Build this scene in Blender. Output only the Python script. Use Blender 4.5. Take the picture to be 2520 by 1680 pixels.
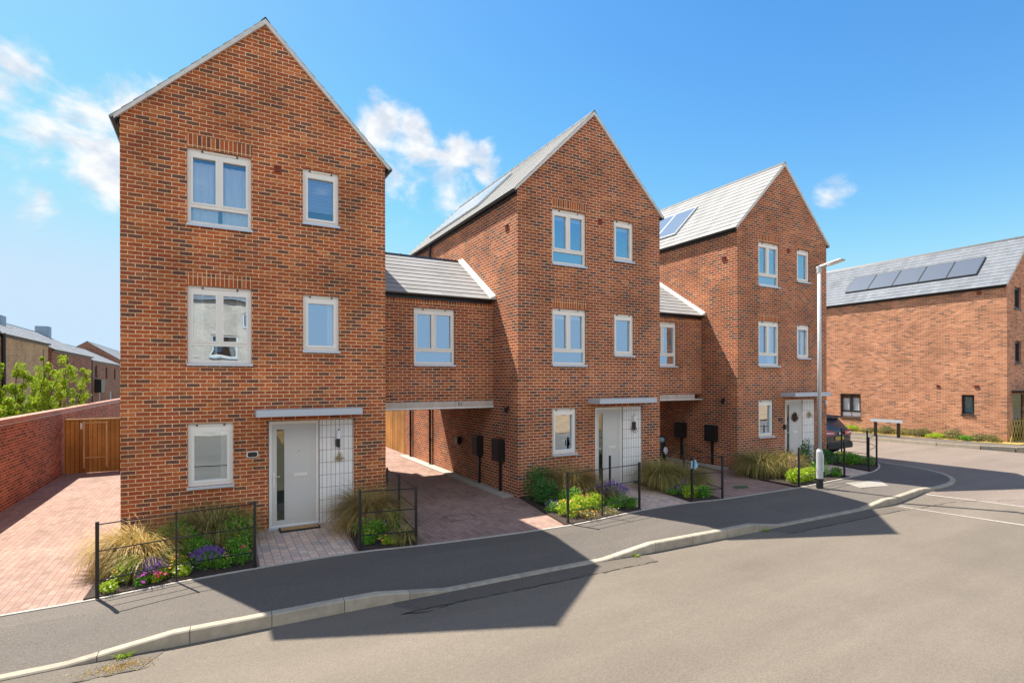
import bpy, bmesh, math, random
from mathutils import Vector, Matrix, noise
R = math.radians
SC = bpy.context.scene
COL = SC.collection
for o in list(bpy.data.objects): bpy.data.objects.remove(o)

# ------------------------------------------------------------------ camera, sky, sun, exposure
cam = bpy.data.cameras.new('camera'); camo = bpy.data.objects.new('camera', cam); COL.objects.link(camo)
cam.sensor_fit = 'HORIZONTAL'; cam.sensor_width = 36; cam.lens = 36 * 1319.08 / 2520
cam.shift_y = 98.0 / 2520; cam.clip_start = .05; cam.clip_end = 3000
camo.location = (0, 0, 2.95); camo.rotation_euler = (R(90), R(.12), -.5049)
SC.camera = camo
SUN = Vector((-.285, .575, 1)).normalized()
ELEV = math.asin(SUN.z); AZ = math.atan2(SUN.x, SUN.y)
W = bpy.data.worlds.new('World'); SC.world = W; W.use_nodes = True
nt = W.node_tree; nt.nodes.clear()
def N(nt, t, **k):
    n = nt.nodes.new(t)
    for a, b in k.items(): setattr(n, a, b)
    return n
def L(nt, a, b): nt.links.new(a, b)
wo = N(nt, 'ShaderNodeOutputWorld'); bg = N(nt, 'ShaderNodeBackground'); bg.inputs[1].default_value = .14
sky = N(nt, 'ShaderNodeTexSky', sky_type='NISHITA'); sky.sun_disc = False
sky.sun_elevation = ELEV; sky.sun_rotation = AZ; sky.altitude = 20; sky.air_density = 1.0; sky.dust_density = .3; sky.ozone_density = 1.3
hs = N(nt, 'ShaderNodeHueSaturation'); hs.inputs['Saturation'].default_value = 1.34; hs.inputs['Value'].default_value = .76; hs.inputs['Hue'].default_value = .497
L(nt, sky.outputs[0], hs.inputs['Color'])
sc_ = N(nt, 'ShaderNodeSeparateColor'); L(nt, hs.outputs[0], sc_.inputs[0]); cc_ = N(nt, 'ShaderNodeCombineColor')
for ch, cap in ((0, 1.98), (1, 2.62), (2, 3.25)):
    sm = N(nt, 'ShaderNodeMath', operation='SMOOTH_MIN'); sm.inputs[1].default_value = cap; sm.inputs[2].default_value = .9; L(nt, sc_.outputs[ch], sm.inputs[0]); L(nt, sm.outputs[0], cc_.inputs[ch])
tc = N(nt, 'ShaderNodeTexCoord')
# puffy fair-weather clouds, placed by direction in the sky
CL = [((-.228, .899, .373), .075), ((-.198, .916, .330), .085), ((-.159, .925, .334), .105), ((-.140, .939, .300), .085), ((-.213, .945, .238), .055),
      ((-.103, .912, .385), .07), ((.235, .877, .420), .075), ((.298, .864, .400), .085), ((.351, .839, .385), .07), ((.277, .893, .345), .075), ((.235, .91, .36), .07),
      ((.363, .868, .339), .065), ((.411, .829, .375), .055), ((.824, .487, .287), .05)]
FILL_BANK = [((0, -.78, .62), .42), ((-.6, -.62, .55), .40), ((.62, -.6, .62), .36), ((-.93, -.12, .50), .38)]   # unseen clouds added beside and behind the viewer to brighten the house walls
def blobs(lst):
  acc = None
  for c, r in lst:
    d = N(nt, 'ShaderNodeVectorMath', operation='DISTANCE'); d.inputs[1].default_value = Vector(c).normalized()
    L(nt, tc.outputs['Generated'], d.inputs[0])
    m = N(nt, 'ShaderNodeMapRange', interpolation_type='SMOOTHSTEP'); m.inputs['From Min'].default_value = r * 1.2; m.inputs['From Max'].default_value = 0
    m.inputs['To Min'].default_value = 0; m.inputs['To Max'].default_value = 1
    L(nt, d.outputs['Value'], m.inputs['Value'])
    if acc is None: acc = m.outputs[0]
    else:
        a = N(nt, 'ShaderNodeMath', operation='MAXIMUM'); L(nt, acc, a.inputs[0]); L(nt, m.outputs[0], a.inputs[1]); acc = a.outputs[0]
  return acc
acc = blobs(CL); fill_bank = blobs(FILL_BANK)
mp = N(nt, 'ShaderNodeMapping'); mp.inputs['Scale'].default_value = (1, 1, 1.5); L(nt, tc.outputs['Generated'], mp.inputs[0])
nz = N(nt, 'ShaderNodeTexNoise'); nz.inputs['Scale'].default_value = 11; nz.inputs['Detail'].default_value = 9; nz.inputs['Roughness'].default_value = .58; nz.inputs['Distortion'].default_value = .35
L(nt, mp.outputs[0], nz.inputs[0])
s1 = N(nt, 'ShaderNodeMath', operation='SUBTRACT'); L(nt, nz.outputs[0], s1.inputs[0]); s1.inputs[1].default_value = .52
s2 = N(nt, 'ShaderNodeMath', operation='MULTIPLY_ADD'); L(nt, s1.outputs[0], s2.inputs[0]); s2.inputs[1].default_value = 3.0; L(nt, acc, s2.inputs[2])
s3 = N(nt, 'ShaderNodeMapRange', interpolation_type='SMOOTHSTEP'); L(nt, s2.outputs[0], s3.inputs[0]); s3.inputs['From Min'].default_value = .30; s3.inputs['From Max'].default_value = 1.15
s4 = N(nt, 'ShaderNodeMath', operation='MULTIPLY'); L(nt, s3.outputs[0], s4.inputs[0])
s5 = N(nt, 'ShaderNodeMapRange'); L(nt, acc, s5.inputs[0]); s5.inputs['From Max'].default_value = .3; L(nt, s5.outputs[0], s4.inputs[1])
cr = ramp0 = N(nt, 'ShaderNodeMix', data_type='RGBA'); cr.inputs['A'].default_value = (2.35, 2.6, 2.95, 1); cr.inputs['B'].default_value = (3.25, 3.3, 3.35, 1)
cz = N(nt, 'ShaderNodeTexNoise'); cz.inputs['Scale'].default_value = 26; cz.inputs['Detail'].default_value = 6; L(nt, mp.outputs[0], cz.inputs[0])
cm = N(nt, 'ShaderNodeMapRange'); cm.inputs['From Min'].default_value = .36; cm.inputs['From Max'].default_value = .56; L(nt, cz.outputs[0], cm.inputs[0]); L(nt, cm.outputs[0], cr.inputs['Factor'])
mx = N(nt, 'ShaderNodeMix', data_type='RGBA'); L(nt, cr.outputs['Result'], mx.inputs['B'])
L(nt, s4.outputs[0], mx.inputs['Factor'])
L(nt, cc_.outputs[0], mx.inputs['A'])
b2 = N(nt, 'ShaderNodeMath', operation='MULTIPLY_ADD'); L(nt, s1.outputs[0], b2.inputs[0]); b2.inputs[1].default_value = 1.5; L(nt, fill_bank, b2.inputs[2])
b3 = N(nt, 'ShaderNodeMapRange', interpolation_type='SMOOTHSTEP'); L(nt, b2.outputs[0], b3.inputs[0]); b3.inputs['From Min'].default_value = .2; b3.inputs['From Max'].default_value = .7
b4 = N(nt, 'ShaderNodeMapRange'); L(nt, fill_bank, b4.inputs[0]); b4.inputs['From Max'].default_value = .15
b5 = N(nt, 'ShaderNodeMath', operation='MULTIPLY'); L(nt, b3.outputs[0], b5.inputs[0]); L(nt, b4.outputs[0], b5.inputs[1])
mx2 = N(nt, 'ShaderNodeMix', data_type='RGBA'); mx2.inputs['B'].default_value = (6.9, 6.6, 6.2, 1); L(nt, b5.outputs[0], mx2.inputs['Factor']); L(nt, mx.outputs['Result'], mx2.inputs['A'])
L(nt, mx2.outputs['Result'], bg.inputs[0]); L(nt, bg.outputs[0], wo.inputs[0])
sl = bpy.data.lights.new('sun', 'SUN'); so = bpy.data.objects.new('sun', sl); COL.objects.link(so)
sl.energy = 4.8; sl.angle = R(.5); sl.color = (1, .93, .82); so.location = SUN * 60; so.rotation_euler = SUN.to_track_quat('Z', 'Y').to_euler()
SC.view_settings.view_transform = 'Standard'; SC.view_settings.look = 'None'; SC.view_settings.exposure = 1.12; SC.view_settings.gamma = 1
SC.view_settings.use_curve_mapping = False
SC.render.engine = 'CYCLES'
SC.cycles.max_bounces = 8; SC.cycles.transparent_max_bounces = 8; SC.cycles.use_denoising = True

def G(x): return .0095 * (x + 1.5) - .05
def zr(x): return G(x) - .2 + .1 * min(1, max(0, (x - 14.7) / 1.5))

# ------------------------------------------------------------------ helpers
ORG = {}
def org(p): return ORG[p.name] if p is not None else Vector((0, 0, 0))
class MB:
    def __init__(s): s.v = []; s.f = []; s.m = []; s.cur = 0
    def poly(s, pts):
        n = len(s.v); s.v += [Vector(p) for p in pts]; s.f.append(list(range(n, n + len(pts)))); s.m.append(s.cur); return s
    def hexa(s, p):
        n = len(s.v); s.v += [Vector(q) for q in p]
        for q in ((0, 3, 2, 1), (4, 5, 6, 7), (0, 1, 5, 4), (1, 2, 6, 5), (2, 3, 7, 6), (3, 0, 4, 7)): s.f.append([n + i for i in q]); s.m.append(s.cur)
        return s
    def box(s, x0, x1, y0, y1, z0, z1):
        return s.hexa([(x0, y0, z0), (x1, y0, z0), (x1, y1, z0), (x0, y1, z0), (x0, y0, z1), (x1, y0, z1), (x1, y1, z1), (x0, y1, z1)])
    def fbox(s, F, u0, u1, w0, w1, z0, z1):
        P = lambda u, w, z: F(u, w, z)
        return s.hexa([P(u0, w0, z0), P(u1, w0, z0), P(u1, w1, z0), P(u0, w1, z0), P(u0, w0, z1), P(u1, w0, z1), P(u1, w1, z1), P(u0, w1, z1)])
    def prism(s, pts, z0, z1):
        a = [(p[0], p[1], z0 if not callable(z0) else z0(p[0])) for p in pts]; b = [(p[0], p[1], z1 if not callable(z1) else z1(p[0])) for p in pts]
        s.poly(b); s.poly(a[::-1]); n = len(pts)
        for i in range(n): j = (i + 1) % n; s.poly([a[i], a[j], b[j], b[i]])
        return s
    def tube(s, path, r, seg=8, r1=None, cap=True):
        path = [Vector(p) for p in path]; n = len(path); rings = []; b0 = len(s.v)
        for i, p in enumerate(path):
            d = (path[min(i + 1, n - 1)] - path[max(i - 1, 0)]).normalized()
            a = d.orthogonal().normalized() if i == 0 else (a - d * a.dot(d)).normalized()
            b = d.cross(a); rr = r if r1 is None else r + (r1 - r) * i / (n - 1)
            for k in range(seg): t = 2 * math.pi * k / seg; s.v.append(p + (a * math.cos(t) + b * math.sin(t)) * rr)
        for i in range(n - 1):
            for k in range(seg):
                q = b0 + i * seg; s.f.append([q + k, q + (k + 1) % seg, q + seg + (k + 1) % seg, q + seg + k]); s.m.append(s.cur)
        if cap:
            s.f.append([b0 + k for k in range(seg)][::-1]); s.m.append(s.cur); s.f.append([b0 + (n - 1) * seg + k for k in range(seg)]); s.m.append(s.cur)
        return s
    def ball(s, c, rx, ry, rz, nu=10, nv=6):
        c = Vector(c); b0 = len(s.v)
        for i in range(nv + 1):
            t = math.pi * i / nv
            for k in range(nu): p = 2 * math.pi * k / nu; s.v.append(c + Vector((rx * math.sin(t) * math.cos(p), ry * math.sin(t) * math.sin(p), rz * math.cos(t))))
        for i in range(nv):
            for k in range(nu):
                q = b0 + i * nu; s.f.append([q + k, q + nu + k, q + nu + (k + 1) % nu, q + (k + 1) % nu]); s.m.append(s.cur)
        return s
    def build(s, name, mat, parent=None, smooth=False, bevel=0, fix=True, uvm=None):
        me = bpy.data.meshes.new(name); o_ = org(parent)
        me.from_pydata([tuple(v - o_) for v in s.v], [], s.f)
        ms = mat if isinstance(mat, (list, tuple)) else [mat]
        for m in ms: me.materials.append(m)
        me.polygons.foreach_set('material_index', s.m)
        if fix:
            bm = bmesh.new(); bm.from_mesh(me); bmesh.ops.recalc_face_normals(bm, faces=bm.faces)
            if bevel: bmesh.ops.bevel(bm, geom=bm.edges[:], offset=bevel, segments=2, affect='EDGES')
            bm.to_mesh(me); bm.free()
        uv = me.uv_layers.new(name='UVMap')
        for p in me.polygons:
            n = p.normal; a = [abs(n.x), abs(n.y), abs(n.z)]; k = a.index(max(a))
            for li in p.loop_indices:
                c = me.vertices[me.loops[li].vertex_index].co
                uv.data[li].uv = (c.y, c.z) if k == 0 else (c.x, c.z) if k == 1 else (c.x, c.y)
            if smooth: p.use_smooth = True
        ob = bpy.data.objects.new(name, me); COL.objects.link(ob); ob.parent = parent
        ORG[ob.name] = o_.copy()
        if parent is None:
            pass
        return ob
def tag(o, label=None, cat=None, group=None, kind=None):
    if label: o['label'] = label
    if cat: o['category'] = cat
    if group: o['group'] = group
    if kind: o['kind'] = kind
    return o
def thing(name, label, cat, loc, group=None):
    o = bpy.data.objects.new(name, None); COL.objects.link(o); o.location = loc; o.empty_display_size = .2
    ORG[o.name] = Vector(loc); return tag(o, label, cat, group)
def frame(O, U, Nn):
    O, U, Nn = Vector(O), Vector(U), Vector(Nn)
    return lambda u, w, z: O + U * u + Nn * w + Vector((0, 0, z))

# ------------------------------------------------------------------ materials
def mat(name, col, rough=.6, metal=0, spec=.5, bump=None, var=None, coat=0, uv=False, emit=None):
    m = bpy.data.materials.new(name); m.use_nodes = True; nt = m.node_tree; b = nt.nodes['Principled BSDF']
    b.inputs['Base Color'].default_value = (*col, 1); b.inputs['Roughness'].default_value = rough; b.inputs['Metallic'].default_value = metal
    b.inputs['Specular IOR Level'].default_value = spec; b.inputs['Coat Weight'].default_value = coat
    tc = N(nt, 'ShaderNodeTexCoord')
    if var:  # (scale, amount)
        z = N(nt, 'ShaderNodeTexNoise'); z.inputs['Scale'].default_value = var[0]; z.inputs['Detail'].default_value = 6; L(nt, tc.outputs['Object'], z.inputs[0])
        mr = N(nt, 'ShaderNodeMapRange'); mr.inputs['From Min'].default_value = .3; mr.inputs['From Max'].default_value = .7; mr.inputs['To Min'].default_value = 1 - var[1]; mr.inputs['To Max'].default_value = 1 + var[1]
        L(nt, z.outputs[0], mr.inputs[0])
        v = N(nt, 'ShaderNodeVectorMath', operation='SCALE'); v.inputs[0].default_value = col; L(nt, mr.outputs[0], v.inputs['Scale']); L(nt, v.outputs[0], b.inputs['Base Color'])
    if bump:  # (scale, strength, dist)
        z = N(nt, 'ShaderNodeTexNoise'); z.inputs['Scale'].default_value = bump[0]; z.inputs['Detail'].default_value = 5; L(nt, tc.outputs['Object'], z.inputs[0])
        bp = N(nt, 'ShaderNodeBump'); bp.inputs['Strength'].default_value = bump[1]; bp.inputs['Distance'].default_value = bump[2]; L(nt, z.outputs[0], bp.inputs['Height']); L(nt, bp.outputs[0], b.inputs['Normal'])
    return m
def ramp(nt, stops, mode='LINEAR'):
    r = N(nt, 'ShaderNodeValToRGB'); e = r.color_ramp; e.interpolation = mode
    while len(e.elements) > 1: e.elements.remove(e.elements[-1])
    e.elements[0].position = stops[0][0]; e.elements[0].color = (*stops[0][1], 1)
    for p, c in stops[1:]: x = e.elements.new(p); x.color = (*c, 1)
    return r
def brick(name, stops, mortar, bw=.225, bh=.075, ms=.0068, offset=.5, swap=False, rough=.85, bumpd=.006, patch=.16, freq=2, speck=.2, mrough=None, rot=0, shift=(0, 0)):
    m = bpy.data.materials.new(name); m.use_nodes = True; nt = m.node_tree; b = nt.nodes['Principled BSDF']
    tc = N(nt, 'ShaderNodeTexCoord'); mp = N(nt, 'ShaderNodeMapping'); mp.inputs['Rotation'].default_value = (0, 0, R(90) if swap else R(rot)); mp.inputs['Location'].default_value = (shift[0], shift[1], 0)
    L(nt, tc.outputs['UV'], mp.inputs[0])
    # slight waviness of the courses
    t = N(nt, 'ShaderNodeTexBrick', offset=offset, offset_frequency=freq); t.inputs['Color1'].default_value = (0, 0, 0, 1); t.inputs['Color2'].default_value = (1, 1, 1, 1)
    t.inputs['Mortar'].default_value = (0, 0, 0, 1); t.inputs['Scale'].default_value = 1; t.inputs['Mortar Size'].default_value = ms; t.inputs['Mortar Smooth'].default_value = .15
    t.inputs['Brick Width'].default_value = bw; t.inputs['Row Height'].default_value = bh; t.inputs['Bias'].default_value = 0
    L(nt, mp.outputs[0], t.inputs[0])
    # every brick its own random tone
    def mth(op, a, b=None, c=None):
        q = N(nt, 'ShaderNodeMath', operation=op)
        for i_, x in enumerate((a, b, c)):
            if x is None: continue
            if isinstance(x, (int, float)): q.inputs[i_].default_value = x
            else: L(nt, x, q.inputs[i_])
        return q.outputs[0]
    sv = N(nt, 'ShaderNodeSeparateXYZ'); L(nt, mp.outputs[0], sv.inputs[0])
    row = mth('FLOOR', mth('DIVIDE', sv.outputs[1], bh)); par = mth('FLOORED_MODULO', row, 2.0)
    colm = mth('FLOOR', mth('DIVIDE', mth('ADD', sv.outputs[0], mth('MULTIPLY', mth('SUBTRACT', 1.0, par), offset * bw)), bw))
    cv = N(nt, 'ShaderNodeCombineXYZ'); L(nt, colm, cv.inputs[0]); L(nt, row, cv.inputs[1])
    wn = N(nt, 'ShaderNodeTexWhiteNoise', noise_dimensions='2D'); L(nt, cv.outputs[0], wn.inputs['Vector'])
    r = ramp(nt, stops); L(nt, wn.outputs['Value'], r.inputs[0])
    z = N(nt, 'ShaderNodeTexNoise'); z.inputs['Scale'].default_value = 22; z.inputs['Detail'].default_value = 6; z.inputs['Roughness'].default_value = .7; L(nt, tc.outputs['Object'], z.inputs[0])
    z2 = N(nt, 'ShaderNodeTexNoise'); z2.inputs['Scale'].default_value = .9; z2.inputs['Detail'].default_value = 5; L(nt, tc.outputs['Object'], z2.inputs[0])
    a = N(nt, 'ShaderNodeMapRange'); a.inputs['From Min'].default_value = .3; a.inputs['From Max'].default_value = .7; a.inputs['To Min'].default_value = 1 - speck; a.inputs['To Max'].default_value = 1 + speck; L(nt, z.outputs[0], a.inputs[0])
    c = N(nt, 'ShaderNodeMapRange'); c.inputs['From Min'].default_value = .3; c.inputs['From Max'].default_value = .7; c.inputs['To Min'].default_value = 1 - patch; c.inputs['To Max'].default_value = 1 + patch; L(nt, z2.outputs[0], c.inputs[0])
    ml = N(nt, 'ShaderNodeMath', operation='MULTIPLY'); L(nt, a.outputs[0], ml.inputs[0]); L(nt, c.outputs[0], ml.inputs[1])
    mo = N(nt, 'ShaderNodeMix', data_type='RGBA'); L(nt, t.outputs['Fac'], mo.inputs['Factor']); L(nt, r.outputs[0], mo.inputs['A']); mo.inputs['B'].default_value = (*mortar, 1)
    v = N(nt, 'ShaderNodeVectorMath', operation='SCALE'); L(nt, mo.outputs['Result'], v.inputs[0]); L(nt, ml.outputs[0], v.inputs['Scale'])
    L(nt, v.outputs[0], b.inputs['Base Color']); b.inputs['Roughness'].default_value = rough; b.inputs['Specular IOR Level'].default_value = .25
    h = N(nt, 'ShaderNodeMath', operation='MULTIPLY_ADD'); L(nt, z.outputs[0], h.inputs[0]); h.inputs[1].default_value = .35
    iv = N(nt, 'ShaderNodeMath', operation='SUBTRACT'); iv.inputs[0].default_value = 1; L(nt, t.outputs['Fac'], iv.inputs[1]); L(nt, iv.outputs[0], h.inputs[2])
    bp = N(nt, 'ShaderNodeBump'); bp.inputs['Strength'].default_value = .6; bp.inputs['Distance'].default_value = bumpd; L(nt, h.outputs[0], bp.inputs['Height']); L(nt, bp.outputs[0], b.inputs['Normal'])
    return m
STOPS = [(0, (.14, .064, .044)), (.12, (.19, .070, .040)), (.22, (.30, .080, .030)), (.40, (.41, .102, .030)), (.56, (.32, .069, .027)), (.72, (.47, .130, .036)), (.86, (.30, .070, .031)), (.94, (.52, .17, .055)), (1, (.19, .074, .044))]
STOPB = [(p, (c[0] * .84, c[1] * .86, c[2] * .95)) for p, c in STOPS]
MORT = (.73, .50, .29)
M = {}
M['brick'] = brick('red_brick', STOPS, MORT, speck=.36, patch=.28)
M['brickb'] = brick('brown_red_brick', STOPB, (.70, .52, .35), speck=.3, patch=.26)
M['soldier'] = brick('soldier_brick', STOPS, MORT, bw=.225, bh=.075, swap=True, offset=0)
M['brick_dark'] = brick('dark_brick', [(0, (.17, .07, .05)), (.5, (.32, .12, .07)), (1, (.40, .15, .08))], (.38, .28, .2))
M['brick_tan'] = brick('tan_brick', [(0, (.44, .27, .13)), (.5, (.56, .36, .18)), (1, (.62, .42, .22))], (.5, .38, .26))
M['brick_wall'] = brick('boundary_brick', [(0, (.11, .05, .04)), (.5, (.27, .085, .05)), (1, (.38, .13, .075))], (.62, .36, .24))
M['brick_pale'] = brick('pale_brick', [(0, (.55, .45, .36)), (1, (.68, .58, .47))], (.6, .52, .44))
M['brick4'] = brick('orange_brick', [(0, (.20, .10, .065)), (.2, (.36, .15, .08)), (.6, (.46, .19, .10)), (1, (.54, .25, .14))], (.56, .38, .25))
M['tile'] = brick('white_tile', [(0, (.78, .76, .73)), (1, (.84, .82, .78))], (.20, .10, .07), bw=.089, bh=.262, offset=0, ms=.004, rough=.25, bumpd=.002, patch=.04, speck=.04, shift=(.012, .06))
M['paver'] = brick('block_paver', [(0, (.25, .16, .125)), (.3, (.30, .195, .152)), (.7, (.345, .225, .18)), (1, (.28, .187, .155))], (.12, .075, .06), bw=.2, bh=.1, swap=True, ms=.003, bumpd=.004, patch=.14, speck=.12)
M['paver2'] = brick('path_paver', [(0, (.44, .36, .31)), (.35, (.60, .43, .33)), (.65, (.70, .50, .37)), (1, (.50, .41, .35))], (.16, .12, .09), bw=.21, bh=.14, swap=True, ms=.004, bumpd=.005, patch=.12)
M['slate'] = brick('roof_slate', [(0, (.27, .268, .26)), (.5, (.305, .30, .293)), (1, (.335, .33, .322))], (.25, .25, .25), bw=.6, bh=.24, offset=.5, ms=.002, rough=.85, bumpd=.001, patch=.06, speck=.05)
M['slate4'] = brick('blue_slate', [(0, (.155, .168, .19)), (.5, (.175, .19, .212)), (1, (.20, .212, .235))], (.12, .12, .13), bw=.3, bh=.25, ms=.003, rough=.8, bumpd=.003, patch=.12)
M['slate_edge'] = mat('slate_butt_edge', (.16, .16, .16), .8)
M['white'] = mat('white_upvc', (.80, .765, .70), .32, var=(3, .03))
M['whitep'] = mat('pale_reveal', (.5, .48, .45), .5)
M['sill'] = mat('aluminium_sill', (.55, .60, .66), .35, .3)
M['black'] = mat('black_plastic', (.012, .012, .013), .35)
M['iron'] = mat('black_painted_steel', (.014, .014, .015), .38, var=(9, .2))
M['grey_frame'] = mat('dark_grey_aluminium', (.02, .023, .026), .35)
M['door'] = mat('grey_door_paint', (.58, .56, .52), .4, var=(1.5, .03))
M['steel'] = mat('brushed_steel', (.78, .75, .70), .35, .35)
M['canopy'] = mat('grey_canopy_metal', (.46, .52, .58), .35, .25)
M['verge'] = mat('mortar_verge', (.62, .60, .56), .8, var=(8, .12))
M['conc'] = mat('cast_concrete', (.52, .45, .39), .8, var=(5, .12), bump=(60, .2, .003))
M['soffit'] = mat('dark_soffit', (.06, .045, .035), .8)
M['kerb'] = mat('kerb_concrete', (.36, .31, .235), .85, var=(7, .16), bump=(90, .3, .003))
M['edge'] = mat('edging_concrete', (.42, .38, .33), .85, var=(12, .15))
M['wood'] = brick('timber_board', [(0, (.30, .13, .035)), (.5, (.40, .19, .05)), (1, (.50, .25, .07))], (.03, .015, .006), bw=9, bh=.12, swap=True, offset=0, ms=.006, patch=.3, bumpd=.01)
M['wood_rail'] = mat('timber_rail', (.5, .32, .14), .8, var=(4, .2))
M['panel'] = mat('solar_glass', (.07, .085, .11), .3, spec=.9, coat=.3)
M['panel_sky_pale'] = mat('solar_pale_sky_sheen', (.28, .30, .33), .18, spec=.8)  # pale sky reflection put into the panel's base colour
M['panel_sky_blue'] = mat('solar_blue_sky_sheen', (.13, .17, .23), .18, spec=.8)  # base colour carries the blue sky the panel mirrors
M['soil'] = mat('bark_mulch', (.045, .028, .02), .95, var=(30, .5), bump=(45, .9, .03))
M['gravel'] = mat('pale_gravel', (.42, .38, .33), .9, var=(60, .4), bump=(70, .8, .02))
M['red'] = mat('terracotta_vent', (.26, .055, .03), .7)
M['curtain'] = mat('white_curtain', (.92, .93, .94), .9)
M['blind'] = mat('grey_blind', (.48, .60, .80), .7)
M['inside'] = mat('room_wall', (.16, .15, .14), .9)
M['lamp_grey'] = mat('galvanised_steel', (.50, .52, .53), .42, .12, var=(4, .08))
M['lamp_glass'] = mat('opal_glass', (.85, .85, .85), .3)
M['coir'] = mat('coir_mat', (.42, .26, .11), .95, var=(40, .4), bump=(120, .6, .01))
M['rubber'] = mat('black_rubber', (.012, .012, .012), .6)
M['light_blue'] = mat('light_blue_cloth', (.25, .48, .62), .7)
M['straw'] = mat('straw_twine', (.38, .26, .12), .8)
M['brown'] = mat('brown_twig', (.10, .05, .03), .9)
M['bark'] = mat('bark', (.10, .07, .045), .9, var=(10, .3), bump=(30, .7, .01))
M['drygrass'] = mat('dry_grass_ground', (.50, .34, .09), .95, var=(9, .35), bump=(60, .8, .03))
M['earth'] = mat('dry_earth', (.42, .25, .13), .95, var=(3, .3), bump=(40, .6, .03))
M['oil'] = mat('dark_crack_filler', (.035, .028, .022), .8)
M['field'] = mat('rough_ground', (.18, .15, .08), .95, var=(.8, .3))
M['carpaint'] = mat('dark_car_paint', (.010, .014, .022), .3, spec=.4, coat=.4)
M['carglass'] = mat('tinted_glass', (.02, .05, .08), .06, spec=1)
M['redlens'] = mat('red_lens', (.45, .012, .02), .2, coat=.5)
M['whitelens'] = mat('clear_lens', (.75, .72, .78), .2)
M['yellow'] = mat('yellow_plate', (.72, .50, .03), .4)
M['teal'] = mat('pale_green_blind', (.35, .62, .55), .8)
M['bluebox'] = mat('blue_grey_cladding', (.26, .34, .42), .5)
M['trellis'] = mat('yellow_trellis_wood', (.52, .40, .08), .8)
M['cover'] = mat('pale_access_cover', (.28, .255, .225), .8, var=(14, .12))
M['greycover'] = mat('moss_cover', (.07, .10, .04), .95, var=(60, .5))

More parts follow.
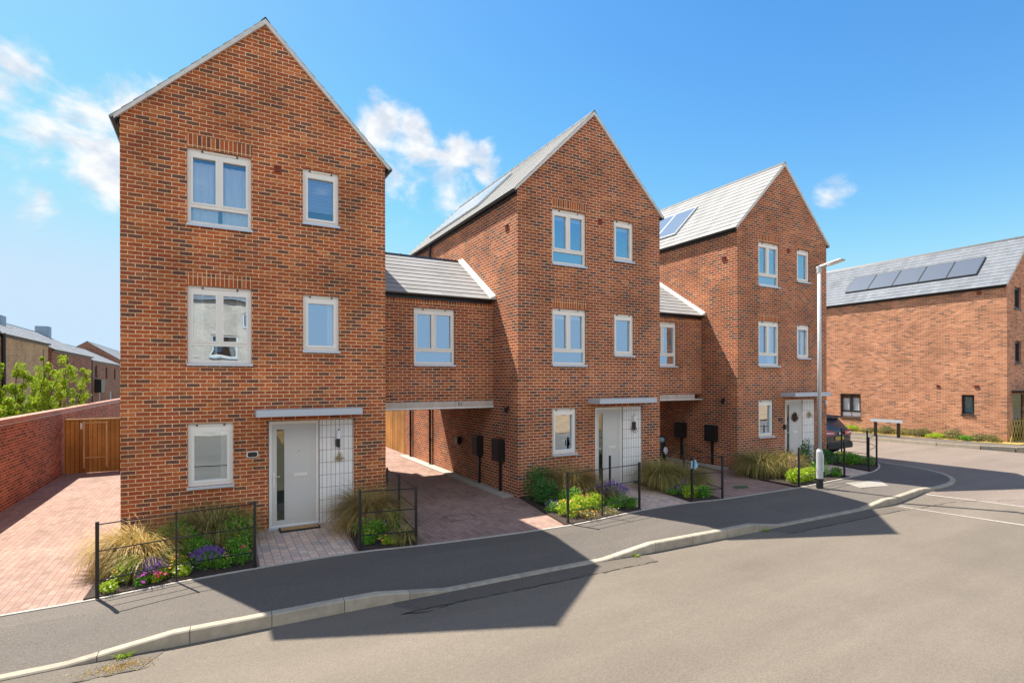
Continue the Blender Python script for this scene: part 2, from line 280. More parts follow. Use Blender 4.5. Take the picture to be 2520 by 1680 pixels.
def island_tone(m, a):
    nt = m.node_tree; b = nt.nodes['Principled BSDF']; l = b.inputs['Base Color'].links[0]; src = l.from_socket; g = N(nt, 'ShaderNodeNewGeometry'); r = N(nt, 'ShaderNodeMapRange')
    r.inputs['To Min'].default_value = 1 - a; r.inputs['To Max'].default_value = 1 + a; L(nt, g.outputs['Random Per Island'], r.inputs[0])
    v = N(nt, 'ShaderNodeVectorMath', operation='SCALE'); L(nt, src, v.inputs[0]); L(nt, r.outputs[0], v.inputs['Scale']); L(nt, v.outputs[0], b.inputs['Base Color'])
island_tone(M['kerb'], .13)
def asphalt(name, c0, c1, bumps=.6, streak=.13, tint=None):
    m = bpy.data.materials.new(name); m.use_nodes = True; nt = m.node_tree; b = nt.nodes['Principled BSDF']
    tc = N(nt, 'ShaderNodeTexCoord')
    v = N(nt, 'ShaderNodeTexVoronoi'); v.inputs['Scale'].default_value = 75; L(nt, tc.outputs['Object'], v.inputs[0])
    z = N(nt, 'ShaderNodeTexNoise'); z.inputs['Scale'].default_value = 40; z.inputs['Detail'].default_value = 5; z.inputs['Roughness'].default_value = .8; L(nt, tc.outputs['Object'], z.inputs[0])
    zz = N(nt, 'ShaderNodeMapRange'); zz.inputs['From Min'].default_value = .32; zz.inputs['From Max'].default_value = .68; L(nt, z.outputs[0], zz.inputs[0])
    r = N(nt, 'ShaderNodeMix', data_type='RGBA'); r.inputs['A'].default_value = (*c0, 1); r.inputs['B'].default_value = (*c1, 1); L(nt, zz.outputs[0], r.inputs['Factor'])
    # per-stone tone
    sp = N(nt, 'ShaderNodeMapRange'); sp.inputs['To Min'].default_value = .88; sp.inputs['To Max'].default_value = 1.12
    sx = N(nt, 'ShaderNodeSeparateColor'); L(nt, v.outputs['Color'], sx.inputs[0]); L(nt, sx.outputs[0], sp.inputs[0])
    mp = N(nt, 'ShaderNodeMapping'); mp.inputs['Scale'].default_value = (.10, .55, 1); mp.inputs['Rotation'].default_value = (0, 0, R(-6)); L(nt, tc.outputs['Object'], mp.inputs[0])
    z2 = N(nt, 'ShaderNodeTexNoise'); z2.inputs['Scale'].default_value = 1.6; z2.inputs['Detail'].default_value = 7; z2.inputs['Roughness'].default_value = .62; L(nt, mp.outputs[0], z2.inputs[0])
    a = N(nt, 'ShaderNodeMapRange'); a.inputs['From Min'].default_value = .3; a.inputs['From Max'].default_value = .7; a.inputs['To Min'].default_value = 1 - streak; a.inputs['To Max'].default_value = 1 + streak; L(nt, z2.outputs[0], a.inputs[0])
    z3 = N(nt, 'ShaderNodeTexNoise'); z3.inputs['Scale'].default_value = 1.1; z3.inputs['Detail'].default_value = 4; L(nt, tc.outputs['Object'], z3.inputs[0])
    a3 = N(nt, 'ShaderNodeMapRange'); a3.inputs['From Min'].default_value = .3; a3.inputs['From Max'].default_value = .7; a3.inputs['To Min'].default_value = .96; a3.inputs['To Max'].default_value = 1.04; L(nt, z3.outputs[0], a3.inputs[0])
    q = N(nt, 'ShaderNodeMath', operation='MULTIPLY'); L(nt, a.outputs[0], q.inputs[0]); L(nt, sp.outputs[0], q.inputs[1])
    q2 = N(nt, 'ShaderNodeMath', operation='MULTIPLY'); L(nt, q.outputs[0], q2.inputs[0]); L(nt, a3.outputs[0], q2.inputs[1])
    s = N(nt, 'ShaderNodeVectorMath', operation='SCALE'); L(nt, r.outputs['Result'], s.inputs[0]); L(nt, q2.outputs[0], s.inputs['Scale']); L(nt, s.outputs[0], b.inputs['Base Color'])
    b.inputs['Roughness'].default_value = .8; b.inputs['Specular IOR Level'].default_value = .3
    h = N(nt, 'ShaderNodeMath', operation='ADD'); L(nt, v.outputs['Distance'], h.inputs[0]); L(nt, z.outputs[0], h.inputs[1])
    bp = N(nt, 'ShaderNodeBump'); bp.inputs['Strength'].default_value = bumps; bp.inputs['Distance'].default_value = .006; L(nt, h.outputs[0], bp.inputs['Height']); L(nt, bp.outputs[0], b.inputs['Normal'])
    return m
M['road'] = asphalt('worn_asphalt', (.142, .118, .092), (.186, .155, .122))
M['table'] = asphalt('pinkish_asphalt', (.170, .134, .110), (.22, .176, .145), streak=.14)
M['pave'] = asphalt('footway_asphalt', (.095, .080, .068), (.155, .135, .114), bumps=.8)
M['patch'] = asphalt('patched_asphalt', (.098, .083, .066), (.165, .138, .110), bumps=1)

def glass(name, k=.55, tint=(.8, .9, 1)):
    m = bpy.data.materials.new(name); m.use_nodes = True; nt = m.node_tree; nt.nodes.clear()
    o = N(nt, 'ShaderNodeOutputMaterial'); g = N(nt, 'ShaderNodeBsdfGlossy'); g.inputs['Roughness'].default_value = .0; g.inputs['Color'].default_value = (*tint, 1)
    t = N(nt, 'ShaderNodeBsdfTransparent'); t.inputs['Color'].default_value = (.93, .96, .97, 1); x = N(nt, 'ShaderNodeMixShader')
    f = N(nt, 'ShaderNodeFresnel'); f.inputs['IOR'].default_value = 1.5; a = N(nt, 'ShaderNodeMath', operation='ADD', use_clamp=True); a.inputs[1].default_value = k; L(nt, f.outputs[0], a.inputs[0])
    tc = N(nt, 'ShaderNodeTexCoord'); z = N(nt, 'ShaderNodeTexNoise'); z.inputs['Scale'].default_value = 1.3; L(nt, tc.outputs['Object'], z.inputs[0])
    bp = N(nt, 'ShaderNodeBump'); bp.inputs['Strength'].default_value = .13; bp.inputs['Distance'].default_value = .02; L(nt, z.outputs[0], bp.inputs['Height']); L(nt, bp.outputs[0], g.inputs['Normal'])
    L(nt, a.outputs[0], x.inputs[0]); L(nt, t.outputs[0], x.inputs[1]); L(nt, g.outputs[0], x.inputs[2]); L(nt, x.outputs[0], o.inputs[0]); return m
M['glass'] = glass('window_glass', .50, (.66, .83, 1))
M['glass_clear'] = glass('clear_window_glass', .27, (.76, .89, 1))
M['glass_lo'] = glass('frosted_strip', .10, (.6, .68, .6))
def leafmat(name, stops, trans=.3, rough=.55):
    m = bpy.data.materials.new(name); m.use_nodes = True; nt = m.node_tree; b = nt.nodes['Principled BSDF']
    g = N(nt, 'ShaderNodeNewGeometry'); r = ramp(nt, stops); L(nt, g.outputs['Random Per Island'], r.inputs[0]); L(nt, r.outputs[0], b.inputs['Base Color'])
    b.inputs['Roughness'].default_value = rough; b.inputs['Specular IOR Level'].default_value = .3
    t = N(nt, 'ShaderNodeBsdfTranslucent'); L(nt, r.outputs[0], t.inputs[0]); x = N(nt, 'ShaderNodeMixShader'); x.inputs[0].default_value = trans
    o = nt.nodes['Material Output']; L(nt, b.outputs[0], x.inputs[1]); L(nt, t.outputs[0], x.inputs[2]); L(nt, x.outputs[0], o.inputs[0]); return m
M['l_gold'] = leafmat('golden_grass_blade', [(0, (.34, .20, .045)), (.4, (.50, .32, .08)), (.75, (.60, .42, .14)), (1, (.26, .26, .05))])
M['l_bronze'] = leafmat('bronze_grass_blade', [(0, (.22, .13, .045)), (.4, (.40, .26, .09)), (.75, (.32, .28, .07)), (1, (.55, .38, .16))])
M['l_olive'] = leafmat('olive_grass_blade', [(0, (.12, .14, .03)), (.35, (.27, .24, .06)), (.7, (.42, .34, .11)), (1, (.55, .42, .18))])
M['l_green'] = leafmat('green_leaf', [(0, (.04, .15, .014)), (.5, (.12, .34, .03)), (1, (.34, .54, .06))])
M['l_dark'] = leafmat('dark_green_leaf', [(0, (.025, .10, .025)), (.5, (.055, .18, .04)), (1, (.13, .30, .07))])
M['l_lime'] = leafmat('lime_leaf', [(0, (.18, .32, .02)), (.5, (.36, .52, .03)), (1, (.55, .60, .06))])
M['l_tree'] = leafmat('spring_tree_leaf', [(0, (.16, .28, .015)), (.5, (.32, .48, .025)), (.85, (.50, .58, .04)), (1, (.52, .42, .06))], .4)
M['l_dry'] = leafmat('dry_shrub_leaf', [(0, (.16, .17, .05)), (.5, (.26, .24, .09)), (1, (.36, .28, .14))])
M['l_pink'] = leafmat('pinkish_seed_head', [(0, (.30, .20, .12)), (.5, (.42, .28, .19)), (1, (.5, .36, .26))])
M['f_purple'] = leafmat('purple_petal', [(0, (.14, .05, .30)), (.6, (.28, .13, .52)), (1, (.45, .28, .68))])
M['f_orange'] = leafmat('orange_petal', [(0, (.60, .16, .02)), (.5, (.75, .34, .03)), (1, (.8, .6, .08))])
M['f_red'] = leafmat('red_petal', [(0, (.6, .01, .05)), (1, (.7, .05, .2))])
M['f_white'] = leafmat('white_petal', [(0, (.7, .68, .7)), (1, (.75, .6, .3))])
M['f_mag'] = leafmat('magenta_petal', [(0, (.45, .03, .4)), (1, (.6, .1, .5))])

# ------------------------------------------------------------------ ground, road, pavement, kerb
def text_mesh(name, body, size, parent, loc, m, align='LEFT'):
    c = bpy.data.curves.new(name, 'FONT'); c.body = body; c.size = size; c.extrude = .001; c.align_x = align
    t = bpy.data.objects.new(name, c); COL.objects.link(t); dg = bpy.context.evaluated_depsgraph_get(); me = bpy.data.meshes.new_from_object(t.evaluated_get(dg))
    bpy.data.objects.remove(t); o = bpy.data.objects.new(name, me); COL.objects.link(o); me.materials.clear(); me.materials.append(m); o.parent = parent
    o.location = Vector(loc) - ORG[parent.name]; o.rotation_euler = (R(90), 0, 0); return o
def struct(o): o['kind'] = 'structure'; return o
def gmesh(xs, y0, y1, zf, ny=1):
    m = MB()
    for a, b in zip(xs[:-1], xs[1:]): m.poly([(a, y0, zf(a)), (b, y0, zf(b)), (b, y1, zf(b)), (a, y1, zf(a))])
    return m
gx = [-700, -60, -14, 0, 14, 30, 60, 700]
struct(gmesh(gx, -700, 900, lambda x: G(max(-14, min(30, x))) - .34).build('ground', M['field'], fix=False))
cx = lambda x: max(-60, min(60, x))
rd = gmesh([-60, -14, 0, 8, 14.7, 15.2, 15.7, 16.2], -40, 9.0, zr)
struct(rd.build('road', M['road'], fix=False))
rd2 = gmesh([16.2, 19.3], -40, 8.8, zr)
for a, b in ((19.3, 23), (23, 27.4)): rd2.poly([(a, -40, zr(a)), (b, -40, zr(b)), (b, 60, zr(b)), (a, 60, zr(a))])
rd2.poly([(27.4, -40, zr(27.4)), (70, -40, zr(27.4)), (70, 7.6, zr(27.4)), (27.4, 7.6, zr(27.4))])
struct(rd2.build('side_road', M['table'], fix=False))
# pale transverse joints of the raised table
jl = MB()
for (xa, ya, xb, yb) in ((14.50, 6.85, 15.35, 1.0), (16.05, 6.95, 17.2, .6)):
    n = 6
    for i in range(n):
        t0, t1 = i / n, (i + 1) / n; x0, y0, x1, y1 = xa + (xb - xa) * t0, ya + (yb - ya) * t0, xa + (xb - xa) * t1, ya + (yb - ya) * t1
        jl.poly([(x0 - .03, y0, zr(x0 - .03) + .006), (x1 - .03, y1, zr(x1 - .03) + .006), (x1 + .03, y1, zr(x1 + .03) + .006), (x0 + .03, y0, zr(x0 + .03) + .006)])
struct(jl.build('road_joint', M['edge'], fix=False))
E = [(-14, 9.0), (-2.44, 9.21), (-1.5, 9.23), (-.9, 9.33), (-.4, 9.41), (.6, 9.46), (2.1, 9.46), (3.2, 9.22), (4.7, 9.04), (6.15, 8.92), (6.8, 8.95), (8.0, 9.1), (9.0, 9.13), (9.9, 9.08), (10.8, 8.9), (12.5, 8.84), (13.7, 8.8), (15.0, 8.88), (16.2, 8.92), (17.2, 9.0), (18.0, 9.12), (18.7, 9.36), (19.3, 9.66), (19.75, 10.0), (20.0, 10.4), (20.1, 11.0), (20.1, 11.6)]
K = [(-14, 8.05), (-3, 7.82), (-1.4, 7.8), (0, 7.74), (1.4, 7.70), (3, 7.62), (5, 7.54), (6.4, 7.46), (7.7, 7.40), (9.3, 7.32), (10.4, 7.29), (12.0, 7.22), (13.3, 7.17), (14.5, 7.12), (15.6, 7.14), (16.6, 7.2), (17.5, 7.2), (18.3, 7.32), (19.0, 7.62), (19.55, 8.1), (19.95, 8.75), (20.2, 9.5), (20.3, 10.3), (20.32, 11.0), (20.32, 11.6)]
def resample(P, step):
    P = [Vector(p) for p in P]; out = [P[0]]; acc = 0
    for a, b in zip(P[:-1], P[1:]):
        d = (b - a).length; t = step - acc
        while t <= d: out.append(a + (b - a) * (t / d)); t += step
        acc = d - (t - step)
    return out
def smooth(P, n=2):
    P = [Vector(p) for p in P]
    for _ in range(n):
        Q = [P[0]]
        for a, b in zip(P[:-1], P[1:]): Q += [a * .75 + b * .25, a * .25 + b * .75]
        P = Q + [P[-1]]
    return P
E2 = smooth(E, 2); K2 = smooth(K, 2)
HP = [(-99, .03), (-1.5, .03), (-.45, .165), (2.0, .165), (3.05, .03), (5.9, .03), (6.95, .165), (9.6, .165), (10.5, .03), (13.3, .03), (14.3, .16), (15.9, .13), (17.0, .05), (99, .035)]
def lin(T, x):
    for (a, p), (b, q) in zip(T[:-1], T[1:]):
        if x <= b: return p + (q - p) * max(0, (x - a)) / (b - a)
    return T[-1][1]
def ktop(x): return zr(x) + lin(HP, x)
def yat(P, x):
    for a, b in zip(P[:-1], P[1:]):
        if a[0] <= x <= b[0] and b[0] > a[0]: return a[1] + (b[1] - a[1]) * (x - a[0]) / (b[0] - a[0])
    return P[-1][1]
pv = MB(); st = []
x = -14
while x < 15.5: st.append(((x, yat(E2, x)), (x, yat(K2, x)))); x += .25
Er = resample([(15.5, yat(E2, 15.5))] + [tuple(p) for p in E2 if p[0] > 15.5], .05); Kr = resample([(15.5, yat(K2, 15.5))] + [tuple(p) for p in K2 if p[0] > 15.5], .05)
for i in range(41):
    st.append((tuple(Er[int(i / 40 * (len(Er) - 1))]), tuple(Kr[int(i / 40 * (len(Kr) - 1))])))
for (e0, k0), (e1, k1) in zip(st[:-1], st[1:]):
    def row(e, k):
        r = []
        for t in (0, .3, .55, .8, 1):
            px, py = e[0] + (k[0] - e[0]) * t, e[1] + (k[1] - e[1]) * t
            tt = max(0, (t - .3) / .7); r.append((px, py, G(px) * (1 - tt) + ktop(k[0]) * tt - (.0 if t == 0 else .002)))
        return r
    a, b = row(e0, k0), row(e1, k1)
    for i in range(4): pv.poly([a[i], b[i], b[i + 1], a[i + 1]])
struct(pv.build('pavement', M['pave'], fix=False, smooth=True))
kb = MB(); Ks = resample([tuple(p) for p in K2], .0915)
def knorm(i):
    a, b = Ks[max(0, i - 2)], Ks[min(len(Ks) - 1, i + 2)]; d = (b - a).normalized(); return Vector((d.y, -d.x))
i = 0
while i + 10 < len(Ks):
    for q in range(i, i + 10):
        p0, p1 = Ks[q], Ks[q + 1]; n0, n1 = knorm(q), knorm(q + 1)
        if q == i: p0 = p0 + (p1 - p0) * .05
        if q == i + 9: p1 = p1 - (p1 - p0) * .05
        o0, o1 = p0 + n0 * .125, p1 + n1 * .125; c0, c1 = p0 + n0 * .11, p1 + n1 * .11
        z0, z1 = ktop(p0.x), ktop(p1.x)
        A = lambda p, z: (p.x, p.y, z)
        kb.poly([A(p0, z0), A(p1, z1), A(c1, z1), A(c0, z0)]); kb.poly([A(c0, z0), A(c1, z1), A(o1, z1 - .015), A(o0, z0 - .015)])
        kb.poly([A(o0, z0 - .015), A(o1, z1 - .015), A(o1, z1 - .3), A(o0, z0 - .3)]); 
        if q in (i, i + 9):
            p, c, o_, z = (p0, c0, o0, z0) if q == i else (p1, c1, o1, z1)
            kb.poly([A(p, z), A(c, z), A(o_, z - .015), A(o_, z - .3), A(p, z - .3)])
    i += 10
ko = struct(kb.build('kerb', M['kerb'], fix=False)); bm = bmesh.new(); bm.from_mesh(ko.data); bmesh.ops.remove_doubles(bm, verts=bm.verts, dist=.0008); bm.to_mesh(ko.data); bm.free()
kbj = MB()  # dark joints filled between kerb stones
for i in range(10, len(Ks) - 2, 10):
    p = Ks[i]; n = knorm(i); d = Vector((-n.y, n.x)) * .007; z = ktop(p.x) - .006
    a, b = p + n * .004, p + n * .118
    kbj.hexa([(a.x - d.x, a.y - d.y, z - .28), (b.x - d.x, b.y - d.y, z - .28), (b.x + d.x, b.y + d.y, z - .28), (a.x + d.x, a.y + d.y, z - .28), (a.x - d.x, a.y - d.y, z), (b.x - d.x, b.y - d.y, z), (b.x + d.x, b.y + d.y, z), (a.x + d.x, a.y + d.y, z)])
struct(kbj.build('kerb_joint', M['soffit']))
pc = MB()  # coarse repair strips in front of the dropped kerbs
for xa, xb in ((-9, -.55), (2.2, 6.75), (10.0, 14.3)):
    x = xa
    while x < xb - .01:
        x2 = min(xb, x + .25)
        wv = lambda x: .42 + .05 * noise.noise(Vector((x * 2.3, 0, 0))) - (.33 if x < xa + .05 or x > xb - .05 else 0)
        pc.poly([(x, yat(K2, x) - .12, zr(x) + .005), (x, yat(K2, x) - .12 - wv(x), zr(x) + .005), (x2, yat(K2, x2) - .12 - wv(x2), zr(x2) + .005), (x2, yat(K2, x2) - .12, zr(x2) + .005)]); x = x2
struct(pc.build('road_patch', M['patch'], fix=False))
ck = MB(); rnd = random.Random(77)
def crack(pts, w=.011, name='road_crack'):
    P = [Vector(p) for p in resample(pts, .09)]
    Q = [p + Vector((rnd.gauss(0, .012), rnd.gauss(0, .016))) for p in P]
    for a, b in zip(Q[:-1], Q[1:]):
        if rnd.random() < .12: continue
        d = (b - a).normalized(); n = Vector((-d.y, d.x)) * w * rnd.uniform(.3, 1.2)
        ck.poly([((a - n).x, (a - n).y, zr(a.x) + .008), ((b - n).x, (b - n).y, zr(b.x) + .008), ((b + n).x, (b + n).y, zr(b.x) + .008), ((a + n).x, (a + n).y, zr(a.x) + .008)])
for xa, xb in ((-9, -.55), (2.2, 6.75), (10.0, 14.3)):
    crack([(xa + (xb - xa) * i / 12, yat(K2, xa + (xb - xa) * i / 12) - .12 - .42) for i in range(13)])
crack([(14.2, 6.6), (15.6, 6.3), (17.2, 5.4), (18.5, 3.9)], .008); crack([(2.2, 7.1), (2.5, 6.98), (2.9, 7.08)], .012)
struct(ck.build('road_crack', M['oil'], fix=False))
ed = MB()
Es = resample([tuple(p) for p in E2], .05)
def enorm(i): a, b = Es[max(0, i - 2)], Es[min(len(Es) - 1, i + 2)]; d = (b - a).normalized(); return Vector((-d.y, d.x))
for i in range(0, len(Es) - 3, 3):
    p0, p1 = Es[i], Es[i + 3]; n0, n1 = enorm(i), enorm(i + 3); a0, a1 = p0 + n0 * .05, p1 + n1 * .05; zt = .012
    ed.poly([(p0.x, p0.y, G(p0.x) + zt), (p1.x, p1.y, G(p1.x) + zt), (a1.x, a1.y, G(p1.x) + zt), (a0.x, a0.y, G(p0.x) + zt)])
    ed.poly([(p0.x, p0.y, G(p0.x) - .03), (p1.x, p1.y, G(p1.x) - .03), (p1.x, p1.y, G(p1.x) + zt), (p0.x, p0.y, G(p0.x) + zt)])
struct(ed.build('edging', M['edge'], fix=False))
# block paving: one sheet behind the edging
bp_ = MB()
for a, b in zip(Es[:-1:4], Es[4::4]):
    if b.x > 20.2 or a.x < -4.6 or b.x <= a.x: continue
    bp_.poly([(a.x, a.y + .045, G(a.x) - .004), (b.x, b.y + .045, G(b.x) - .004), (b.x, 34, G(b.x) - .004), (a.x, 34, G(a.x) - .004)])
struct(bp_.build('block_paving', M['paver'], fix=False))
def sheet(name, pts, m, dz): return struct(MB().poly([(x, y, G(x) + dz) for x, y in pts]).build(name, m, fix=False))
sheet('path', [(.62, 9.5), (1.4, 9.53), (2.12, 9.5), (2.3, 11.9), (.66, 11.9)], M['paver2'], .004)
sheet('path', [(8.45, 9.16), (9.2, 9.19), (9.88, 9.14), (10.35, 11.8), (8.75, 11.8)], M['paver2'], .004)
sheet('path', [(16.35, 8.98), (17.0, 9.03), (17.65, 9.13), (18.2, 11.6), (16.8, 11.6)], M['paver2'], .004)
def bed(pts, h=.03):
    return struct(MB().prism([(x, y) for x, y in pts], lambda x: G(x) - .05, lambda x: G(x) + h).build('soil_bed', M['soil']))
bed([(-1.6, 9.285), (-.9, 9.39), (-.4, 9.47), (.58, 9.52), (.6, 11.78), (-1.5, 11.78), (-1.55, 10.6)])
bed([(2.18, 9.51), (3.15, 9.29), (3.24, 11.0), (3.26, 11.78), (2.36, 11.78)])
bed([(6.2, 8.99), (6.8, 9.02), (8.0, 9.17), (8.4, 9.19), (8.7, 11.68), (6.66, 11.68)])
bed([(9.95, 9.15), (10.78, 8.97), (11.3, 11.0), (11.4, 11.68), (10.42, 11.68)])
bed([(13.6, 8.87), (15.0, 8.95), (16.3, 8.99), (16.7, 11.45), (14.5, 11.45), (13.75, 10.4)])
bed([(17.75, 9.15), (18.7, 9.45), (19.3, 9.75), (19.7, 10.05), (19.9, 10.5), (19.9, 11.3), (18.3, 11.3)])
struct(MB().box(6.30, 6.62, 11.9, 20.6, -.1, G(6.6) + .03).build('gravel_strip', M['gravel']))
struct(MB().box(14.2, 14.53, 11.8, 20.6, -.1, G(14.5) + .06).build('gravel_strip', M['gravel']))
# far side of the side road
FP = [(27.3, 60), (27.25, 14.2), (27.3, 11.4), (27.6, 10.0), (28.1, 9.1), (28.9, 8.5), (30, 8.2), (60, 8.1)]
struct(MB().prism(FP + [(60, 9.25), (29.3, 9.25), (29.15, 10.2), (29.05, 60)], -.2, .265).build('far_pavement', M['pave']))
fk = MB()
for a, b in zip(FP[:-1], FP[1:]):
    a, b = Vector(a), Vector(b); d = (b - a).normalized(); n = Vector((-d.y, d.x)) * -1
    n = n * .12; fk.hexa([(a.x, a.y, -.2), (b.x, b.y, -.2), (b.x + n.x, b.y + n.y, -.2), (a.x + n.x, a.y + n.y, -.2), (a.x, a.y, .272), (b.x, b.y, .272), (b.x + n.x, b.y + n.y, .272), (a.x + n.x, a.y + n.y, .272)])
struct(fk.build('far_kerb', M['kerb']))
struct(MB().prism([(28.95, 40), (29.05, 10.2), (29.2, 9.25), (40, 9.3), (40, 9.9), (29.9, 9.9), (29.9, 40)], 0, .30).build('dry_grass_verge', M['drygrass']))
# access covers
struct(MB().prism([(15.28, 8.55), (14.98, 7.98), (15.9, 7.75), (16.5, 8.3)], 0, lambda x: G(x) + .004).build('pavement_cover', M['cover']))
dc = MB()
for a, b in (((4.35, 10.5), (4.95, 10.5)), ((4.95, 10.5), (4.95, 10.95)), ((4.95, 10.95), (4.35, 10.95)), ((4.35, 10.95), (4.35, 10.5))):
    a, b = Vector(a), Vector(b); d = (b - a).normalized() * .006; n = Vector((-d.y, d.x)); dc.poly([(p.x, p.y, G(p.x) + .001) for p in (a - n - d, b - n + d, b + n + d, a + n - d)])
struct(dc.build('drive_cover_frame', M['oil'], fix=False))
sheet('drive_cover', [(12.1, 9.62), (12.5, 9.5), (12.75, 9.75), (12.3, 9.9)], M['greycover'], .003)

# ------------------------------------------------------------------ building parts
def skin(m, F, u0, u1, z0, z1, holes, reveal=.11):
    us = sorted(set([u0, u1] + [h[0] for h in holes] + [h[1] for h in holes])); zs = sorted(set([z0, z1] + [h[2] for h in holes] + [h[3] for h in holes]))
    for a, b in zip(us[:-1], us[1:]):
        for c, d in zip(zs[:-1], zs[1:]):
            um, zm = (a + b) / 2, (c + d) / 2
            if any(h[0] < um < h[1] and h[2] < zm < h[3] for h in holes): continue
            m.poly([F(a, 0, c), F(b, 0, c), F(b, 0, d), F(a, 0, d)])
    for h in holes:
        a, b, c, d = h; r = -reveal
        m.poly([F(a, 0, c), F(a, r, c), F(a, r, d), F(a, 0, d)]); m.poly([F(b, 0, c), F(b, r, c), F(b, r, d), F(b, 0, d)])
        m.poly([F(a, 0, d), F(a, r, d), F(b, r, d), F(b, 0, d)]); m.poly([F(a, 0, c), F(a, r, c), F(b, r, c), F(b, 0, c)])
def wavy(m, F, u0, u1, w, z0, z1, amp=.02, per=.11, seed=0):
    rnd = random.Random(seed); n = max(4, int((u1 - u0) / .02)); pts = []
    ph = rnd.random() * 6
    for i in range(n + 1):
        u = u0 + (u1 - u0) * i / n; pts.append((u, w + amp * math.sin(u / per * 6.28 + ph + 1.3 * math.sin(u * 9 + ph)) * (1 - .0)))
    for (a, p), (b, q) in zip(pts[:-1], pts[1:]): m.poly([F(a, p, z0), F(b, q, z0), F(b, q * 1, z1), F(a, p, z1)])
def window(P, F, u0, u1, z0, z1, style='double', fm='white', curtain=None, sill=True, seed=0, rec=.05, name='window', vent=True):
    m = MB(); f = .06 if fm == 'white' else .05; w0, w1 = -rec - .07, -rec
    def ring(a, b, c, d, t, wa, wb):
        m.fbox(F, a, a + t, wa, wb, c, d); m.fbox(F, b - t, b, wa, wb, c, d); m.fbox(F, a + t, b - t, wa, wb, c, c + t); m.fbox(F, a + t, b - t, wa, wb, d - t, d)
    g = MB(); wg = -rec - .045
    top = z1 - (.07 if vent else 0)
    if vent: m.fbox(F, u0, u1, w0, w1 - .005, top, z1)
    if style == 'double':
        zt = z0 + (z1 - z0) * .245; um = (u0 + u1) / 2 - (u1 - u0) * .01
        ring(u0, u1, z0, top, f, w0, w1)
        m.fbox(F, u0 + f, u1 - f, w0, w1, zt - .03, zt + .03); m.fbox(F, um - .03, um + .03, w0, w1, zt + .03, top - f)
        for a, b in ((u0 + f, um - .03), (um + .03, u1 - f)): ring(a, b, zt + .03, top - f, .035, w0, w1 + .012)
        g.poly([F(u0 + .02, wg, z0 + .02), F(u1 - .02, wg, z0 + .02), F(u1 - .02, wg, zt), F(u0 + .02, wg, zt)])
        g.poly([F(u0 + .02, wg, zt), F(um, wg, zt), F(um, wg, top - .02), F(u0 + .02, wg, top - .02)]); g.poly([F(um, wg, zt), F(u1 - .02, wg, zt), F(u1 - .02, wg, top - .02), F(um, wg, top - .02)])
    else:
        ring(u0, u1, z0, top, f, w0, w1); ring(u0 + f, u1 - f, z0 + f, top - f, .045, w0, w1 + .014)
        g.poly([F(u0 + .02, wg, z0 + .02), F(u1 - .02, wg, z0 + .02), F(u1 - .02, wg, top - .02), F(u0 + .02, wg, top - .02)])
    fr = m.build(name, M[fm], P)
    g.build('pane', M['glass_clear' if curtain in ('full', 'blind') else 'glass'], fr, fix=False)
    if vent:
        v = MB(); c = (u0 + u1) / 2; hw = (u1 - u0) * (.27 if style == 'double' else .3)
        v.fbox(F, c - hw, c + hw, w1 - .005, w1 + .018, top + .02, top + .045); v.build('trickle_vent', M[fm], fr)
        for s in (-1, 1): MB().fbox(F, c + s * hw - .014, c + s * hw + .014, w1 - .005, w1 + .024, top + .017, top + .048).build('vent_cap', M['black'], fr)
    if sill:
        s = MB(); s.fbox(F, u0 - .01, u1 + .02, -rec - .02, .045, z0 - .028, z0 - .003); s.fbox(F, u0 - .01, u1 + .02, .035, .045, z0 - .05, z0 - .028); s.build('sill', M['sill' if fm == 'white' else fm], fr)
    if curtain:
        c = MB(); k = 'curtain'
        if curtain == 'full':
            um = (u0 + u1) / 2; wavy(c, F, u0 + .04, um - .03, -.155, z0 + .04, z1 - .22, amp=.015, seed=seed); wavy(c, F, um + .04, u1 - .02, -.155, z0 + .04, z1 - .24, amp=.015, seed=seed + 1)
        elif curtain == 'sides':
            d = (u1 - u0) * .24; wavy(c, F, u0 + .02, u0 + d, -.26, z0 - .1, z1 + .1, seed=seed); wavy(c, F, u1 - d, u1 - .02, -.26, z0 - .1, z1 + .1, seed=seed + 1)
        elif curtain == 'right':
            d = (u1 - u0) * .28; wavy(c, F, u1 - d, u1 - .02, -.26, z0 - .1, z1 + .1, seed=seed + 1)
        elif curtain == 'blind':
            k = 'blind'; z = z1 - .08
            while z > z0 + .30: c.fbox(F, u0 + .05, u1 - .05, -.16, -.14, z - .045, z - .012); z -= .048
            c.fbox(F, u0 + .05, u1 - .05, -.20, -.18, z0 + .3, z1)
        elif curtain == 'roller':
            k = 'blind'; c.fbox(F, u0 + .04, u1 - .04, -.17, -.16, z1 - .26, z1); 
        c.build('blind' if k == 'blind' else 'curtain', M['curtain' if k == 'curtain' or curtain == 'roller' else k], fr, fix=(k == 'blind'))
    return fr
